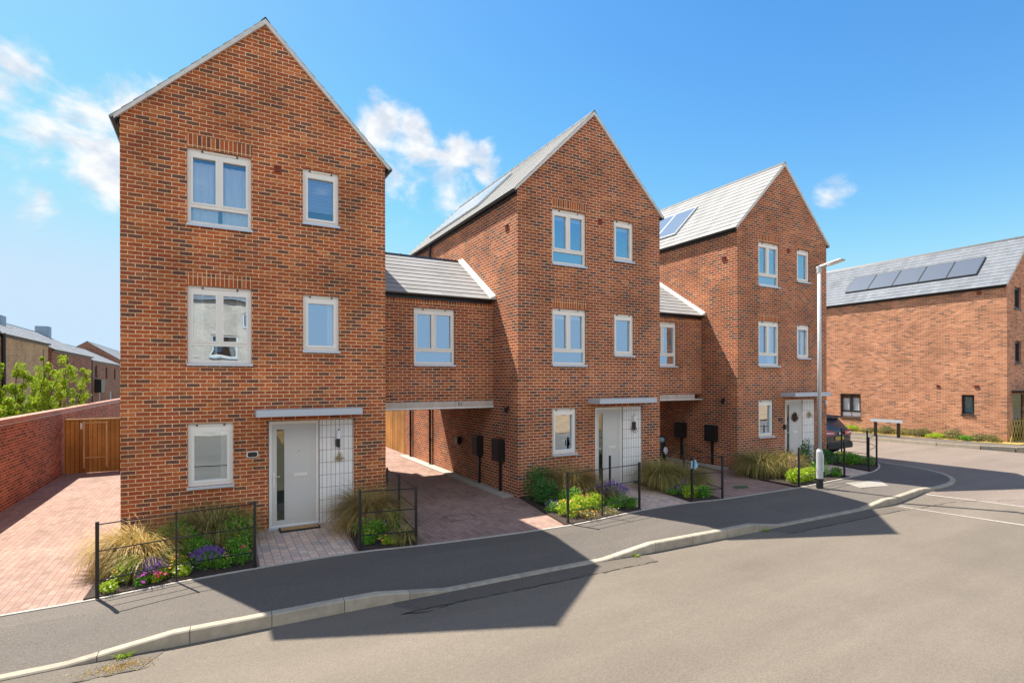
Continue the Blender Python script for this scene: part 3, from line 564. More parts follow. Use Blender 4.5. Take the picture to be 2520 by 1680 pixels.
def gabled_roof(P, X0, Y0, Wd, D, ze, ur, zrg, smat, along='y', over=.12, verge=.05, name='roof', exposure=.25, Z=0):
    """ridge along y (or x); eaves at u=0 and u=Wd; returns roof object"""
    def T(u, v, z): return Vector((X0 + u, Y0 + v, Z + z)) if along == 'y' else Vector((X0 + v, Y0 + u, Z + z))
    m = MB(); rf = []
    for side in (0, 1):
        ue, dz = (0, (zrg - ze) / ur) if side == 0 else (Wd, (zrg - ze) / (Wd - ur))
        sg = 1 if side == 0 else -1
        a = Vector((ue - sg * over, ze - over * dz)); b = Vector((ur, zrg)); d = (b - a); Ls = d.length; d.normalize(); nn = Vector((-d.y, d.x)) * (1 if side == 0 else -1)
        n = max(2, round(Ls / exposure)); e = Ls / n; v0, v1 = -verge, D + verge
        for i in range(n):
            p = a + d * (i * e) + nn * .048; q = a + d * ((i + 1) * e) + nn * .035; l = a + d * (i * e) + nn * .03
            m.poly([T(p.x, v0, p.y), T(p.x, v1, p.y), T(q.x, v1, q.y), T(q.x, v0, q.y)])
            m.cur = 1; m.poly([T(l.x, v0, l.y), T(l.x, v1, l.y), T(p.x, v1, p.y), T(p.x, v0, p.y)]); m.cur = 0
            for v in (v0, v1): m.poly([T(l.x, v, l.y), T(p.x, v, p.y), T(q.x, v, q.y), T((a + d * ((i + 1) * e)).x, v, (a + d * ((i + 1) * e)).y), T((a + d * (i * e)).x, v, (a + d * (i * e)).y)])
        c = a + nn * .03; f = b + nn * .03
        m.poly([T(c.x, v0, c.y), T(f.x, v0, f.y), T(f.x, v1, f.y), T(c.x, v1, c.y)])
        m.poly([T(a.x, v0, a.y + .003), T(b.x, v0, b.y + .003), T(b.x, v1, b.y + .003), T(a.x, v1, a.y + .003)])
    ro = m.build(name, [M[smat], M['slate_edge']], P, fix=False)
    r = MB(); k = T(ur, 0, zrg)
    r.poly([T(ur - .09, -verge, zrg - .02), T(ur - .09, D + verge, zrg - .02), T(ur, D + verge, zrg + .085), T(ur, -verge, zrg + .085)])
    r.poly([T(ur + .09, -verge, zrg - .02), T(ur + .09, D + verge, zrg - .02), T(ur, D + verge, zrg + .085), T(ur, -verge, zrg + .085)])
    v = 0
    while v < D:
        r.poly([T(ur - .1, v, zrg - .025), T(ur - .1, v + .04, zrg - .025), T(ur, v + .04, zrg + .095), T(ur, v, zrg + .095)]); v += .45
    r.build('ridge_tile', M['iron'], ro, fix=False)
    return ro, T
def verge_strip(P, T, Wd, ze, ur, zrg, over=.12, v=-.05, th=.075):
    for side in (0, 1):
        ue, sg = (0, 1) if side == 0 else (Wd, -1); dz = (zrg - ze) / ur if side == 0 else (zrg - ze) / (Wd - ur)
        a = Vector((ue - sg * over * .7, ze - over * .7 * dz)); b = Vector((ur, zrg)); m = MB()
        lo = -.06
        pts = [T(a.x, v - .004, a.y + .03), T(b.x, v - .004, b.y + .045), T(b.x, v - .004, b.y + lo), T(a.x, v - .004, a.y + lo + .02)]
        q = [T(a.x, .02, a.y + .03), T(b.x, .02, b.y + .045), T(b.x, .02, b.y + lo), T(a.x, .02, a.y + lo + .02)]
        m.hexa(pts[:4] + q[:4]); m.build('verge', M['verge'], P)
def gutter(P, T, u, z, v0, v1, side=-1):
    m = MB(); n = 6; r = .062; c = u + side * .075
    pr = [(c + r * math.cos(math.pi + math.pi * k / n), z + r * math.sin(math.pi + math.pi * k / n)) for k in range(n + 1)]
    for (a, b), (d, e) in zip(pr[:-1], pr[1:]): m.poly([T(a, v0, b), T(a, v1, b), T(d, v1, e), T(d, v0, e)])
    m.poly([T(p[0], v0, p[1]) for p in pr]); m.poly([T(p[0], v1, p[1]) for p in pr])
    m.poly([T(c - r, v0, z + .004), T(c + r, v0, z + .004), T(c + r, v1, z + .004), T(c - r, v1, z + .004)])
    m.build('gutter', M['black'], P, fix=False)
    f = MB(); a, b = sorted((u + side * .002, u + side * .02))
    p = [T(a, v0 + .06, z - .12), T(b, v0 + .06, z - .12), T(b, v1 - .06, z - .12), T(a, v1 - .06, z - .12), T(a, v0 + .06, z + .03), T(b, v0 + .06, z + .03), T(b, v1 - .06, z + .03), T(a, v1 - .06, z + .03)]
    f.hexa(p); f.build('fascia', M['black'], P)
def vent(P, F, u, z, s=.13):
    m = MB(); m.fbox(F, u - s / 2, u + s / 2, -.02, .02, z - s / 2, z + s / 2); m.fbox(F, u - s / 2, u + s / 2, .02, .05, z + s * .3, z + s / 2)
    for k in range(3): m.fbox(F, u - s / 2 + .01, u + s / 2 - .01, .02, .034, z - s * .4 + k * s * .22, z - s * .3 + k * s * .22)
    m.build('vent', M['red'], P)
WH, EV, RU, RZ, DEP = 4.8, 7.76, 2.38, 10.15, 9.1
WIN = {'a': (1.032, 2.121, 5.949, 7.384, 'double'), 'b': (3.08, 3.80, 6.252, 7.375, 'single'), 'c': (1.032, 2.121, 3.309, 4.78, 'double'), 'd': (3.08, 3.80, 3.604, 4.757, 'single'), 'g': (1.032, 1.792, .967, 2.161, 'single')}
def house(X0, Y0, Z0, label, curt, idx):
    P = thing('town_house', label, 'house', (X0, Y0, Z0), 'three storey brick houses of the row')
    F = frame((X0, Y0, Z0), (1, 0, 0), (0, -1, 0))
    w = MB(); holes = [(a, b, c, d) for a, b, c, d, s in WIN.values()] + [(2.416, 4.104, -.2, 2.15)]
    skin(w, F, 0, WH, -.2, EV, holes)
    w.poly([F(0, 0, EV), F(WH, 0, EV), F(RU, 0, RZ)])
    w.poly([F(0, 0, -.3), F(0, -DEP, -.3), F(0, -DEP, EV), F(0, 0, EV)]); w.poly([F(WH, 0, -.3), F(WH, -DEP, -.3), F(WH, -DEP, EV), F(WH, 0, EV)])
    w.poly([F(0, -DEP, -.3), F(WH, -DEP, -.3), F(WH, -DEP, EV), F(RU, -DEP, RZ), F(0, -DEP, EV)])
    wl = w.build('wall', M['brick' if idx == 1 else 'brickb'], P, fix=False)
    for a, b, zt in ((1.03, 2.12, 7.384), (1.03, 2.12, 4.78)): MB().fbox(F, a - .01, b + .02, -.05, .003, zt + .004, zt + .24).build('soldier_course', M['soldier'], P)
    fl = MB()
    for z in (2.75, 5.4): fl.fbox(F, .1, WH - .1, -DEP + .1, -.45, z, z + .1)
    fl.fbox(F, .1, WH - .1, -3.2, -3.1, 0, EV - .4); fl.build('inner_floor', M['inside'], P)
    for k, (a, b, c, d, stl) in WIN.items(): window(P, F, a, b, c, d, stl, curtain=curt.get(k), seed=idx * 7 + ord(k))
    # door set
    dr = MB(); a, b, h = 2.43, 3.387, 2.15
    for q in ((a, a + .055, 0, h), (b - .055, b, 0, h), (a + .055, b - .055, h - .06, h), (a + .055, b - .055, 0, .04)): dr.fbox(F, q[0], q[1], -.1, -.035, q[2], q[3])
    dr.build('door_frame', M['white'], P)
    d = MB(); l, r_, b0, t0 = a + .057, b - .057, .042, h - .062
    sa, sb = l + .09, l + .235     # glazed strip
    d.fbox(F, l, sa, -.085, -.05, b0, t0); d.fbox(F, sb, r_, -.085, -.05, b0, t0); d.fbox(F, sa, sb, -.085, -.05, b0, .13); d.fbox(F, sa, sb, -.085, -.05, t0 - .11, t0)
    d.fbox(F, sb + .07, sb + .078, -.05, -.046, .14, t0 - .1); d.fbox(F, r_ - .078, r_ - .07, -.05, -.046, .14, t0 - .1)
    d.fbox(F, sb + .078, r_ - .078, -.05, -.046, t0 - .108, t0 - .1); d.fbox(F, sb + .078, r_ - .078, -.05, -.046, .14, .148)
    dd = d.build('door', M['door'], P)
    MB().fbox(F, sa, sb, -.075, -.07, .13, t0 - .11).build('glass_strip', M['glass_lo'], dd)
    lb = MB(); lb.fbox(F, 2.9, 3.16, -.05, -.038, 1.0, 1.07); lb.build('letterbox', M['steel'], dd, bevel=.004)
    hd = MB(); hd.fbox(F, l + .02, l + .055, -.05, -.04, .82, 1.1); hd.tube([F(l + .037, -.04, 1.03), F(l + .037, .0, 1.03), F(l + .15, .0, 1.03)], .009); hd.build('handle', M['steel'], dd)
    MB().fbox(F, 2.99, 3.005, -.05, -.042, 1.52, 1.535).build('peephole', M['black'], dd)
    MB().fbox(F, a - .02, b + .03, -.1, .05, -.06, .0).build('threshold', M['sill'], P)
    tp = MB(); tp.fbox(F, 3.40, 4.104, -.10, -.03, -.1, 2.15); tp.build('tile_panel', M['tile'], P)
    MB().fbox(F, 3.387, 3.40, -.1, -.02, 0, 2.15).build('panel_trim', M['brown'], P)
    cn = MB(); cn.fbox(F, 2.20, 4.14, -.02, .50, 2.30, 2.40); cn.fbox(F, 2.17, 4.17, .50, .53, 2.275, 2.405); cn.fbox(F, 2.17, 2.20, -.0, .50, 2.275, 2.405); cn.fbox(F, 4.14, 4.17, -.0, .50, 2.275, 2.405)
    cc = cn.build('canopy', M['canopy'], P); MB().fbox(F, 2.23, 4.11, 0, .47, 2.285, 2.298).build('canopy_soffit', M['wood_rail'], cc)
    vent(P, F, 2.60, 7.25, .13)
    ro, T = gabled_roof(P, X0, Y0, WH, DEP, EV, RU, RZ, 'slate', Z=Z0)
    verge_strip(P, T, WH, EV, RU, RZ); gutter(P, T, -.02, EV - .09, -.03, DEP + .03, -1); gutter(P, T, WH + .02, EV - .09, -.03, DEP + .03, 1)
    # bracket under the gutter end
    return P, F, T
def solar(P, X0, Y0, Z0, u0, u1, v0, n, pw, slope, ze, mt='panel', gap=.014):
    """n panels set flush on the left slope, u0..u1 across the slope"""
    for i in range(n):
        a = v0 + i * (pw + gap); b = a + pw; m = MB(); nx, nz = -math.sin(slope), math.cos(slope)
        def q(u, v, o): return (X0 + u + nx * o, Y0 + v, Z0 + ze + u * math.tan(slope) + nz * o)
        m.hexa([q(u0, a, .05), q(u1, a, .05), q(u1, b, .05), q(u0, b, .05), q(u0, a, .11), q(u1, a, .11), q(u1, b, .11), q(u0, b, .11)])
        f = m.build('solar_panel', M['grey_frame' if mt == 'panel' else 'lamp_grey'], P)
        m = MB(); e = .03; m.poly([q(u0 + e, a + e, .113), q(u1 - e, a + e, .113), q(u1 - e, b - e, .113), q(u0 + e, b - e, .113)]); m.build('cell_glass', M[mt], f, fix=False)
H1, F1, T1 = house(-1.497, 11.79, 0, 'nearest brick house at the left, curtains in its top window, doormat at the door', {'a': 'full', 'b': 'blind', 'c': 'sides', 'd': 'right', 'g': 'right'}, 1)
H2, F2, T2 = house(6.63, 11.69, .077, 'middle brick house of the row, between the two arched-over driveways', {'a': 'roller', 'b': 'roller', 'c': 'roller'}, 2)
H3, F3, T3 = house(14.544, 11.47, .146, 'farthest house of the row, behind the street lamp, wreath on its door', {'a': 'roller', 'c': 'right', 'd': 'full'}, 3)
H2['label'] = 'middle brick house of the row, with purple lavender before its door'
# numbered plaque and lights on the houses
def plaque(P, F, u, z, w=.21, h=.125, rim='white'):
    m = MB(); n = 20; pts = []
    for i in range(n): t = 2 * math.pi * i / n; c, s = math.cos(t), math.sin(t); pts.append((u + w / 2 * math.copysign(abs(c) ** .5, c), z + h / 2 * math.copysign(abs(s) ** .5, s)))
    m.poly([F(a, .02, b) for a, b in pts]); 
    for (a, b), (c, d) in zip(pts, pts[1:] + pts[:1]): m.poly([F(a, 0, b), F(c, 0, d), F(c, .02, d), F(a, .02, b)])
    o = m.build('house_plaque', M[rim], P, fix=False)
    m = MB(); m.poly([F(u + (a - u) * .84, .023, z + (b - z) * .80) for a, b in pts]); m.build('plaque_face', M['black'], o, fix=False)
plaque(H1, F1, 2.13, 1.515); plaque(H3, F3, 2.15, 1.50, .2, .13, 'iron')
MB().fbox(F3, 2.31, 2.40, 0, .06, 1.16, 1.32).build('doorbell', M['black'], H3)
MB().fbox(F3, 4.70, 4.78, 0, .05, 1.95, 2.08).build('sensor_box', M['white'], H3)
def wall_lamp(P, F, u=3.775, zc=1.72):
    o = MB(); o.tube([F(u, .03, zc - .20), F(u, .03, zc - .02)], .032, 10); o.fbox(F, u - .05, u - .02, -.03, .05, zc - .18, zc - .03); o = o.build('wall_lamp', M['iron'], P)
    MB().tube([F(u, .03, zc - .015), F(u, .03, zc + .16)], .038, 12).build('lamp_shade', M['lamp_glass'], o, smooth=False)
    MB().tube([F(u, .03, zc + .161), F(u, .03, zc + .185)], .012, 8).build('lamp_tip', M['black'], o)
wall_lamp(H1, F1, 3.78, 1.76); wall_lamp(H2, F2, 3.80, 1.74)
def ring_thing(name, label, cat, F, u, w, z, r, t, mats, group=None, seed=0):
    P = thing(name, label, cat, F(u, w, z)); rnd = random.Random(seed); m = MB()
    for k in range(46):
        a = k / 46 * 2 * math.pi; c = Vector((math.cos(a), 0, math.sin(a))) * r
        for j in range(4):
            e = Vector((rnd.gauss(0, t * .5), rnd.gauss(0, t * .3), rnd.gauss(0, t * .5))); p = Vector(F(u, w, z)) + c + e
            m.tube([p, p + Vector((rnd.gauss(0, 1), rnd.gauss(0, .4), rnd.gauss(0, 1))).normalized() * t * 1.2], t * .16, 4)
    m.build('twig_ring', M[mats], P); return P
ring_thing('door_wreath', 'dark round wreath on the grey door of the farthest house', 'wreath', F3, 2.97, -.02, 1.55, .10, .05, 'brown', seed=3)
# hanging ornament under the first wall lamp
Pn = thing('hanging_ornament', 'straw ornament hanging by a string on white tiles of nearest house', 'ornament', F1(3.79, .0, 1.33))
MB().tube([F1(3.79, .03, 1.56), F1(3.785, .02, 1.48), F1(3.79, .02, 1.40)], .004, 5).build('string', M['brown'], Pn)
m = MB(); rnd = random.Random(5)
for k in range(60):
    p = Vector(F1(3.79, .03, 1.35)) + Vector((rnd.gauss(0, .035), rnd.gauss(0, .015), rnd.gauss(0, .03))); m.tube([p, p + Vector((rnd.gauss(0, 1), rnd.gauss(0, .3), rnd.gauss(-.4, 1))).normalized() * .05], .005, 4)
m.build('straw_bundle', M['straw'], Pn)
Pn = thing('hanging_ornament', 'small dark ornament hung below the wall lamp of middle house', 'ornament', F2(3.79, 0, 1.5)); m = MB()
for k in range(50):
    p = Vector(F2(3.79, .03, 1.52)) + Vector((rnd.gauss(0, .045), rnd.gauss(0, .015), rnd.gauss(0, .035))); m.tube([p, p + Vector((rnd.gauss(0, 1), rnd.gauss(0, .3), rnd.gauss(0, 1))).normalized() * .05], .006, 4)
m.build('twig_bundle', M['brown'], Pn)
Pn = thing('hanging_ornament', 'grey ornament on white tile panel behind the street lamp', 'ornament', F3(3.75, 0, 1.62)); m = MB()
for k in range(50):
    p = Vector(F3(3.75, .03, 1.62)) + Vector((rnd.gauss(0, .05), rnd.gauss(0, .015), rnd.gauss(0, .05))); m.tube([p, p + Vector((rnd.gauss(0, 1), rnd.gauss(0, .3), rnd.gauss(0, 1))).normalized() * .05], .007, 4)
m.build('twig_bundle', M['straw'], Pn)
dm = thing('doormat', 'brown coir doormat with black edge before the nearest door', 'doormat', (1.47, 11.58, .01))
MB().box(1.10, 1.86, 11.42, 11.72, -.03, .012).build('mat_backing', M['rubber'], dm); MB().box(1.13, 1.83, 11.45, 11.69, .012, .022).build('coir_pile', M['coir'], dm)
solar(H2, 6.63, 11.69, .077, .42, 1.62, 3.1, 4, 1.05, R(45.1), EV, 'panel_sky_pale')
solar(H3, 14.544, 11.47, .146, .42, 1.62, 3.0, 3, 1.05, R(45.1), EV, 'panel_sky_blue')
FL2 = frame((6.63, 11.69, .077), (0, 1, 0), (-1, 0, 0)); FL3 = frame((14.544, 11.47, .146), (0, 1, 0), (-1, 0, 0))
vent(H2, FL2, .55, 6.86, .15); vent(H3, FL3, .5, 6.78, .15)
def flood(P, F, u, z):
    m = MB(); m.fbox(F, u - .05, u + .05, 0, .03, z - .04, z + .05); m.fbox(F, u - .025, u + .025, .03, .12, z - .12, z); m.build('flood_light', M['black'], P)
flood(H2, FL2, .5, 2.2); flood(H3, FL3, .52, 2.2)
def meter(FL, u, z0, z1, w, label, dep=.2, post=True, base=-.05):
    o = thing('meter_cabinet', label, 'meter cabinet', FL(u, 0, base), 'black meter cabinets on the side walls')
    m = MB(); m.fbox(FL, u - w / 2, u + w / 2, .01, dep, z0, z1); m.build('cabinet', M['black'], o, bevel=.01)
    MB().fbox(FL, u - w / 2 + .03, u + w / 2 - .03, dep, dep + .006, z0 + .03, z1 - .03).build('cabinet_door', M['rubber'], o)
    if post: MB().fbox(FL, u - .03, u + .03, .02, .08, base, z0).build('conduit', M['black'], o)
meter(FL2, .88, .78, 1.36, .42, 'black meter cabinet nearest the street in left driveway')
meter(FL2, 2.16, .76, 1.34, .38, 'black meter cabinet deeper inside the left driveway')
meter(FL3, .95, .80, 1.34, .42, 'black meter cabinet nearest the street in right driveway')
meter(FL3, 2.30, .82, 1.34, .42, 'black meter cabinet deeper inside the right driveway')
o = thing('wall_socket_box', 'small black box high on the wall deep in left driveway', 'box', FL2(3.65, 0, 1.0)); m = MB(); m.fbox(FL2, 3.52, 3.78, 0, .14, .93, 1.17); m.build('box_body', M['black'], o, bevel=.03)
for u in (6.15, 8.3):
    m = MB(); m.tube([FL2(u, .06, -.05), FL2(u, .06, 7.6)], .04, 10)
    for z in (.8, 2.2, 4.2, 6): m.tube([FL2(u, .06, z), FL2(u, .06, z + .06)], .052, 10)
    m.build('downpipe', M['black'], H2)
# ------------------------------------------------------------------ linking blocks over the driveways
def link(X0, X1, Y0, label, wins, zb=2.23, hid=0):
    P = thing('link_block', label, 'building link', (X0, Y0, 0), 'first floor links between the houses'); g = .004
    F = frame((X0, Y0, 0), (1, 0, 0), (0, -1, 0)); Wl = X1 - X0; w = MB(); zt = 5.16; D = 4.1
    skin(w, F, g, Wl - g, zb + .2, zt - .24, [(a, b, c, d) for a, b, c, d, s in wins])
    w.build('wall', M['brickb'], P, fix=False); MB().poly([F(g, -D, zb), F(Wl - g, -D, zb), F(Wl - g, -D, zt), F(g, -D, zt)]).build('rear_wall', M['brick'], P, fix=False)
    m = MB(); m.fbox(F, g, Wl - g, -.1, .0, zt - .24, zt); m.build('soldier_course', M['soldier'], P)
    m = MB(); n = 3; cuts = [g, Wl * .26, Wl * .66, Wl - g] if not hid else [g, Wl * .3, Wl * .62, Wl - .35]
    for a, b in zip(cuts[:-1], cuts[1:]): m.fbox(F, a + .004, b - .004, -.1, .012, zb + .045, zb + .2)
    bm_ = m.build('concrete_beam', M['conc'], P)
    MB().fbox(F, g, Wl - g, -.12, .03, zb + .012, zb + .045).build('beam_trim', M['white'], P)
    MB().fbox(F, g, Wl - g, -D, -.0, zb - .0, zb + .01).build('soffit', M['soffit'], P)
    for a, b, c, d, s in wins: window(P, F, a, b, c, d, s, curtain=None, seed=int(a * 9))
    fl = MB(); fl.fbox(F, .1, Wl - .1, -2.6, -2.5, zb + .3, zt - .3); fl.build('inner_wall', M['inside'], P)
    ro, T = gabled_roof(P, X0 + g, Y0, D, Wl - 2 * g, zt + .06, D / 2, 6.55, 'slate', along='x', over=.15, verge=0)
    gutter(P, T, -.02, zt + .0, 0.002, Wl - 2 * g - .002, -1)
    # pale flashing where the roof meets the next house
    m = MB(); dz = (6.55 - zt - .06) / (D / 2); x = X1 - g
    y0, z0 = Y0 - .17, zt + .06 - .17 * dz; y1, z1 = Y0 + D / 2, 6.55; n = 9
    for i in range(n):
        a, b = i / n, (i + 1) / n; ya, za, yb, zb_ = y0 + (y1 - y0) * a, z0 + (z1 - z0) * a, y0 + (y1 - y0) * b, z0 + (z1 - z0) * b
        m.hexa([(x - .16, ya, za + .05), (x, ya, za + .05), (x, yb, zb_ + .05), (x - .16, yb, zb_ + .05), (x - .16, ya, za + .085), (x, ya, za + .16), (x, yb, zb_ + .16), (x - .16, yb, zb_ + .085)])
    m.build('flashing', M['verge'], P)
    return P, F, bm_
LK1, LF1, BM1 = link(3.303, 6.63, 13.05, 'left link of brick and slate over the driveway, two pane window', [(1.08, 2.19, 3.39, 4.83, 'double')])
LK2, LF2, _ = link(11.43, 14.544, 12.9, 'right link of brick and slate, partly hidden behind middle house', [(.75, 1.92, 3.45, 4.87, 'double')], zb=2.3, hid=1)
text_mesh('beam_number', '01', .13, BM1, LF1(2.28, .0145, 2.315), M['brown'])
# ------------------------------------------------------------------ walls and timber fences
bw = thing('boundary_wall', 'long red brick garden wall with brick coping left of the pink drive', 'wall', (-4.5, 10, -.08))
MB().box(-4.63, -4.40, 6, 60, -.3, 1.92).build('wall', M['brick_wall'], bw)
M['coping'] = brick('coping_brick', [(0, (.40, .17, .12)), (1, (.55, .26, .18))], (.5, .38, .3), bw=.075, bh=.3, offset=0)
MB().box(-4.66, -4.37, 6, 60, 1.925, 1.955).build('creasing_tile', M['conc'], bw); MB().box(-4.64, -4.385, 6, 60, 1.956, 2.07).build('coping', M['coping'], bw)
tf = thing('timber_fence', 'brown vertical board fence closing the drive beside the garden wall', 'fence', (-3, 22.5, -.08))
m = MB()
x = -4.36
while x < -.9: m.box(x, x + .118, 22.47, 22.5 + (.012 if int(x * 8) % 2 else 0), -.06, 1.70); x += .12
m.build('fence_board', M['wood'], tf); MB().box(-4.36, -.9, 22.44, 22.53, 1.70, 1.74).build('fence_cap', M['wood_rail'], tf)
m = MB()
for b_ in ((-3.86, -3.81, .1, 1.66), (-3.25, -3.20, .1, 1.66)): m.box(b_[0], b_[1], 22.44, 22.469, b_[2], b_[3])
m.box(-3.81, -3.25, 22.44, 22.469, 1.58, 1.62); m.box(-3.81, -3.25, 22.44, 22.469, .42, .46); g = m.build('gate_frame', M['wood_rail'], tf)
MB().box(-3.93, -3.87, 22.43, 22.46, 1.4, 1.6).build('gate_bolt', M['steel'], tf)
gg = thing('timber_gate', 'orange brown board gate and fence seen through the left driveway', 'gate', (6.75, 22, .03))
m = MB(); y = 20.82
while y < 27: m.box(6.70, 6.73 + (.01 if int(y * 8) % 2 else 0), y, y + .118, 0, 2.3); y += .12
m.build('gate_board', M['wood'], gg); MB().box(6.72, 6.85, 20.80, 27, 2.3, 2.34).build('gate_cap', M['wood_rail'], gg)
bk = thing('rear_fence', 'board fence far behind the covered right driveway', 'fence', (9, 32, 0)); MB().box(-1, 24, 32, 32.06, -.3, 1.8).build('fence_board', M['wood'], bk)
# ------------------------------------------------------------------ railings
def railing(pts, label, h=1.07, rails=(.26, .66, 1.03), thin=(), skip=(), ptop=.0):
    P = thing('garden_railing', label, 'railing', (pts[0][0], pts[0][1], G(pts[0][0])), 'black estate railings round the front beds')
    V = [Vector((x, y, G(x))) for x, y in pts]
    for i, v in enumerate(V):
        m = MB(); r = .012 if i in thin else .02
        m.box(v.x - r, v.x + r, v.y - r, v.y + r, v.z - .05, v.z + h); m.build('post', M['iron'], P)
    for i, (a, b) in enumerate(zip(V[:-1], V[1:])):
        if i in skip: continue
        for z in rails: MB().tube([a + Vector((0, 0, z)), b + Vector((0, 0, z))], .0095, 6).build('rail', M['iron'], P)
    return P
railing([(-1.44, 9.27), (-.52, 9.45), (.54, 9.50)], 'black three-rail railing before the golden grass of nearest house', thin=(1,))
railing([(2.21, 9.53), (3.16, 9.31), (3.26, 10.66), (3.28, 11.6)], 'black railing wrapping the small bed at the left driveway corner')
railing([(6.31, 9.06), (7.26, 9.14), (8.38, 9.22), (8.5, 10.4)], 'black railing before the lavender and lime flowers of middle house', thin=(1,), skip=(2,))
railing([(10.02, 9.19), (10.82, 8.97), (11.25, 10.6)], 'short black railing right of the middle path, cloth tied to its post')
railing([(13.68, 8.86), (14.9, 8.97), (16.05, 9.0)], 'black railing just behind the street lamp', thin=(1,))
railing([(17.72, 9.2), (18.8, 9.52), (19.75, 10.3), (19.8, 11.2)], 'black railing round the corner bed near the parked car', thin=())
cl = thing('tied_cloth', 'pale blue cloth hanging from a railing post', 'cloth', (10.02, 9.15, 1.0)); m = MB()
m.hexa([(10.06, 9.13, 1.0), (10.12, 9.13, .99), (10.12, 9.15, .99), (10.06, 9.15, 1.0), (10.05, 9.13, 1.06), (10.08, 9.13, 1.06), (10.08, 9.15, 1.06), (10.05, 9.15, 1.06)])
m.hexa([(10.05, 9.12, .84), (10.13, 9.12, .88), (10.13, 9.16, .88), (10.05, 9.16, .84), (10.06, 9.12, 1.0), (10.15, 9.12, .96), (10.15, 9.16, .96), (10.06, 9.16, 1.0)])
m.box(9.95, 9.985, 9.14, 9.16, .86, 1.04); m.build('cloth', M['light_blue'], cl)
# ------------------------------------------------------------------ street lamp
lp = thing('street_lamp', 'tall grey steel street lamp standing on the pavement edge', 'street lamp', (14.05, 8.52, .1))
c = Vector((14.05, 8.52, 0)); zb = G(14.05) - .01
MB().tube([(c.x, c.y, zb), (c.x, c.y, zb + .27)], .087, 20).build('base', M['rubber'], lp)
MB().tube([(c.x, c.y, zb + .271), (c.x, c.y, zb + .98)], .082, 20).build('base_section', M['lamp_grey'], lp, smooth=False)
MB().tube([(c.x, c.y, zb + .981), (c.x, c.y, zb + 1.05)], .081, 20, r1=.052).build('collar', M['lamp_grey'], lp)
MB().box(c.x - .035, c.x + .035, c.y - .094, c.y - .078, zb + .45, zb + .92).build('access_door', M['lamp_grey'], lp)
MB().tube([(c.x, c.y, zb + 1.0), (c.x, c.y, zb + 5.80)], .051, 16, r1=.047).build('pole', M['lamp_grey'], lp, smooth=True)
m = MB(); m.tube([(c.x, c.y, zb + 5.72), (c.x, c.y, zb + 5.90)], .06, 14); m.tube([(c.x, c.y + .06, zb + 5.86), (c.x, c.y - .14, zb + 5.90)], .045, 10); m.build('bracket', M['lamp_grey'], lp)
m = MB(); m.hexa([(c.x - .07, c.y - .12, zb + 5.86), (c.x + .07, c.y - .12, zb + 5.86), (c.x + .13, c.y - .62, zb + 5.95), (c.x - .13, c.y - .62, zb + 5.95), (c.x - .06, c.y - .12, zb + 5.94), (c.x + .06, c.y - .12, zb + 5.94), (c.x + .11, c.y - .62, zb + 5.985), (c.x - .11, c.y - .62, zb + 5.985)]); ln = m.build('lantern', M['lamp_grey'], lp, bevel=.012)
MB().hexa([(c.x - .08, c.y - .25, zb + 5.868), (c.x + .08, c.y - .25, zb + 5.868), (c.x + .1, c.y - .56, zb + 5.925), (c.x - .1, c.y - .56, zb + 5.925), (c.x - .08, c.y - .25, zb + 5.89), (c.x + .08, c.y - .25, zb + 5.89), (c.x + .1, c.y - .56, zb + 5.945), (c.x - .1, c.y - .56, zb + 5.945)]).build('lens', M['lamp_glass'], ln)
# low blank sign
sg = thing('low_sign', 'low blank sign board on two black posts across the side road', 'sign', (28, 13.8, .27))
for (x, y) in ((28.05, 14.25), (28.05, 13.25)): MB().box(x - .05, x + .05, y - .05, y + .05, .2, 1.0).build('post', M['iron'], sg)
MB().box(27.98, 28.0, 13.05, 14.45, .96, 1.10).build('board', M['sill'], sg)
# golf bag in right driveway
gb = thing('sports_bag', 'upright black bag with pale blue panels in the right driveway', 'bag', (13.98, 14.3, .12))
m = MB(); ph = []
for i, (z, r) in enumerate(((.12, .17), (.2, .21), (.4, .215), (.62, .19), (.8, .165), (.93, .15), (.98, .10))): ph.append((z, r))
n = 20
for (z0, r0), (z1, r1) in zip(ph[:-1], ph[1:]):
    for k in range(n):
        a, b = 2 * math.pi * k / n, 2 * math.pi * (k + 1) / n
        m.poly([(13.98 + r0 * math.cos(a), 14.3 + r0 * math.sin(a), z0), (13.98 + r0 * math.cos(b), 14.3 + r0 * math.sin(b), z0), (13.98 + r1 * math.cos(b), 14.3 + r1 * math.sin(b), z1), (13.98 + r1 * math.cos(a), 14.3 + r1 * math.sin(a), z1)])
m.build('bag_body', M['rubber'], gb, smooth=True)
m = MB(); m.ball((13.9, 14.12, .86), .12, .06, .10); m.build('bag_pocket', M['light_blue'], gb, smooth=True)
m = MB(); m.ball((14.06, 14.12, .45), .13, .05, .15); m.build('side_panel', M['whitelens'], gb, smooth=True)
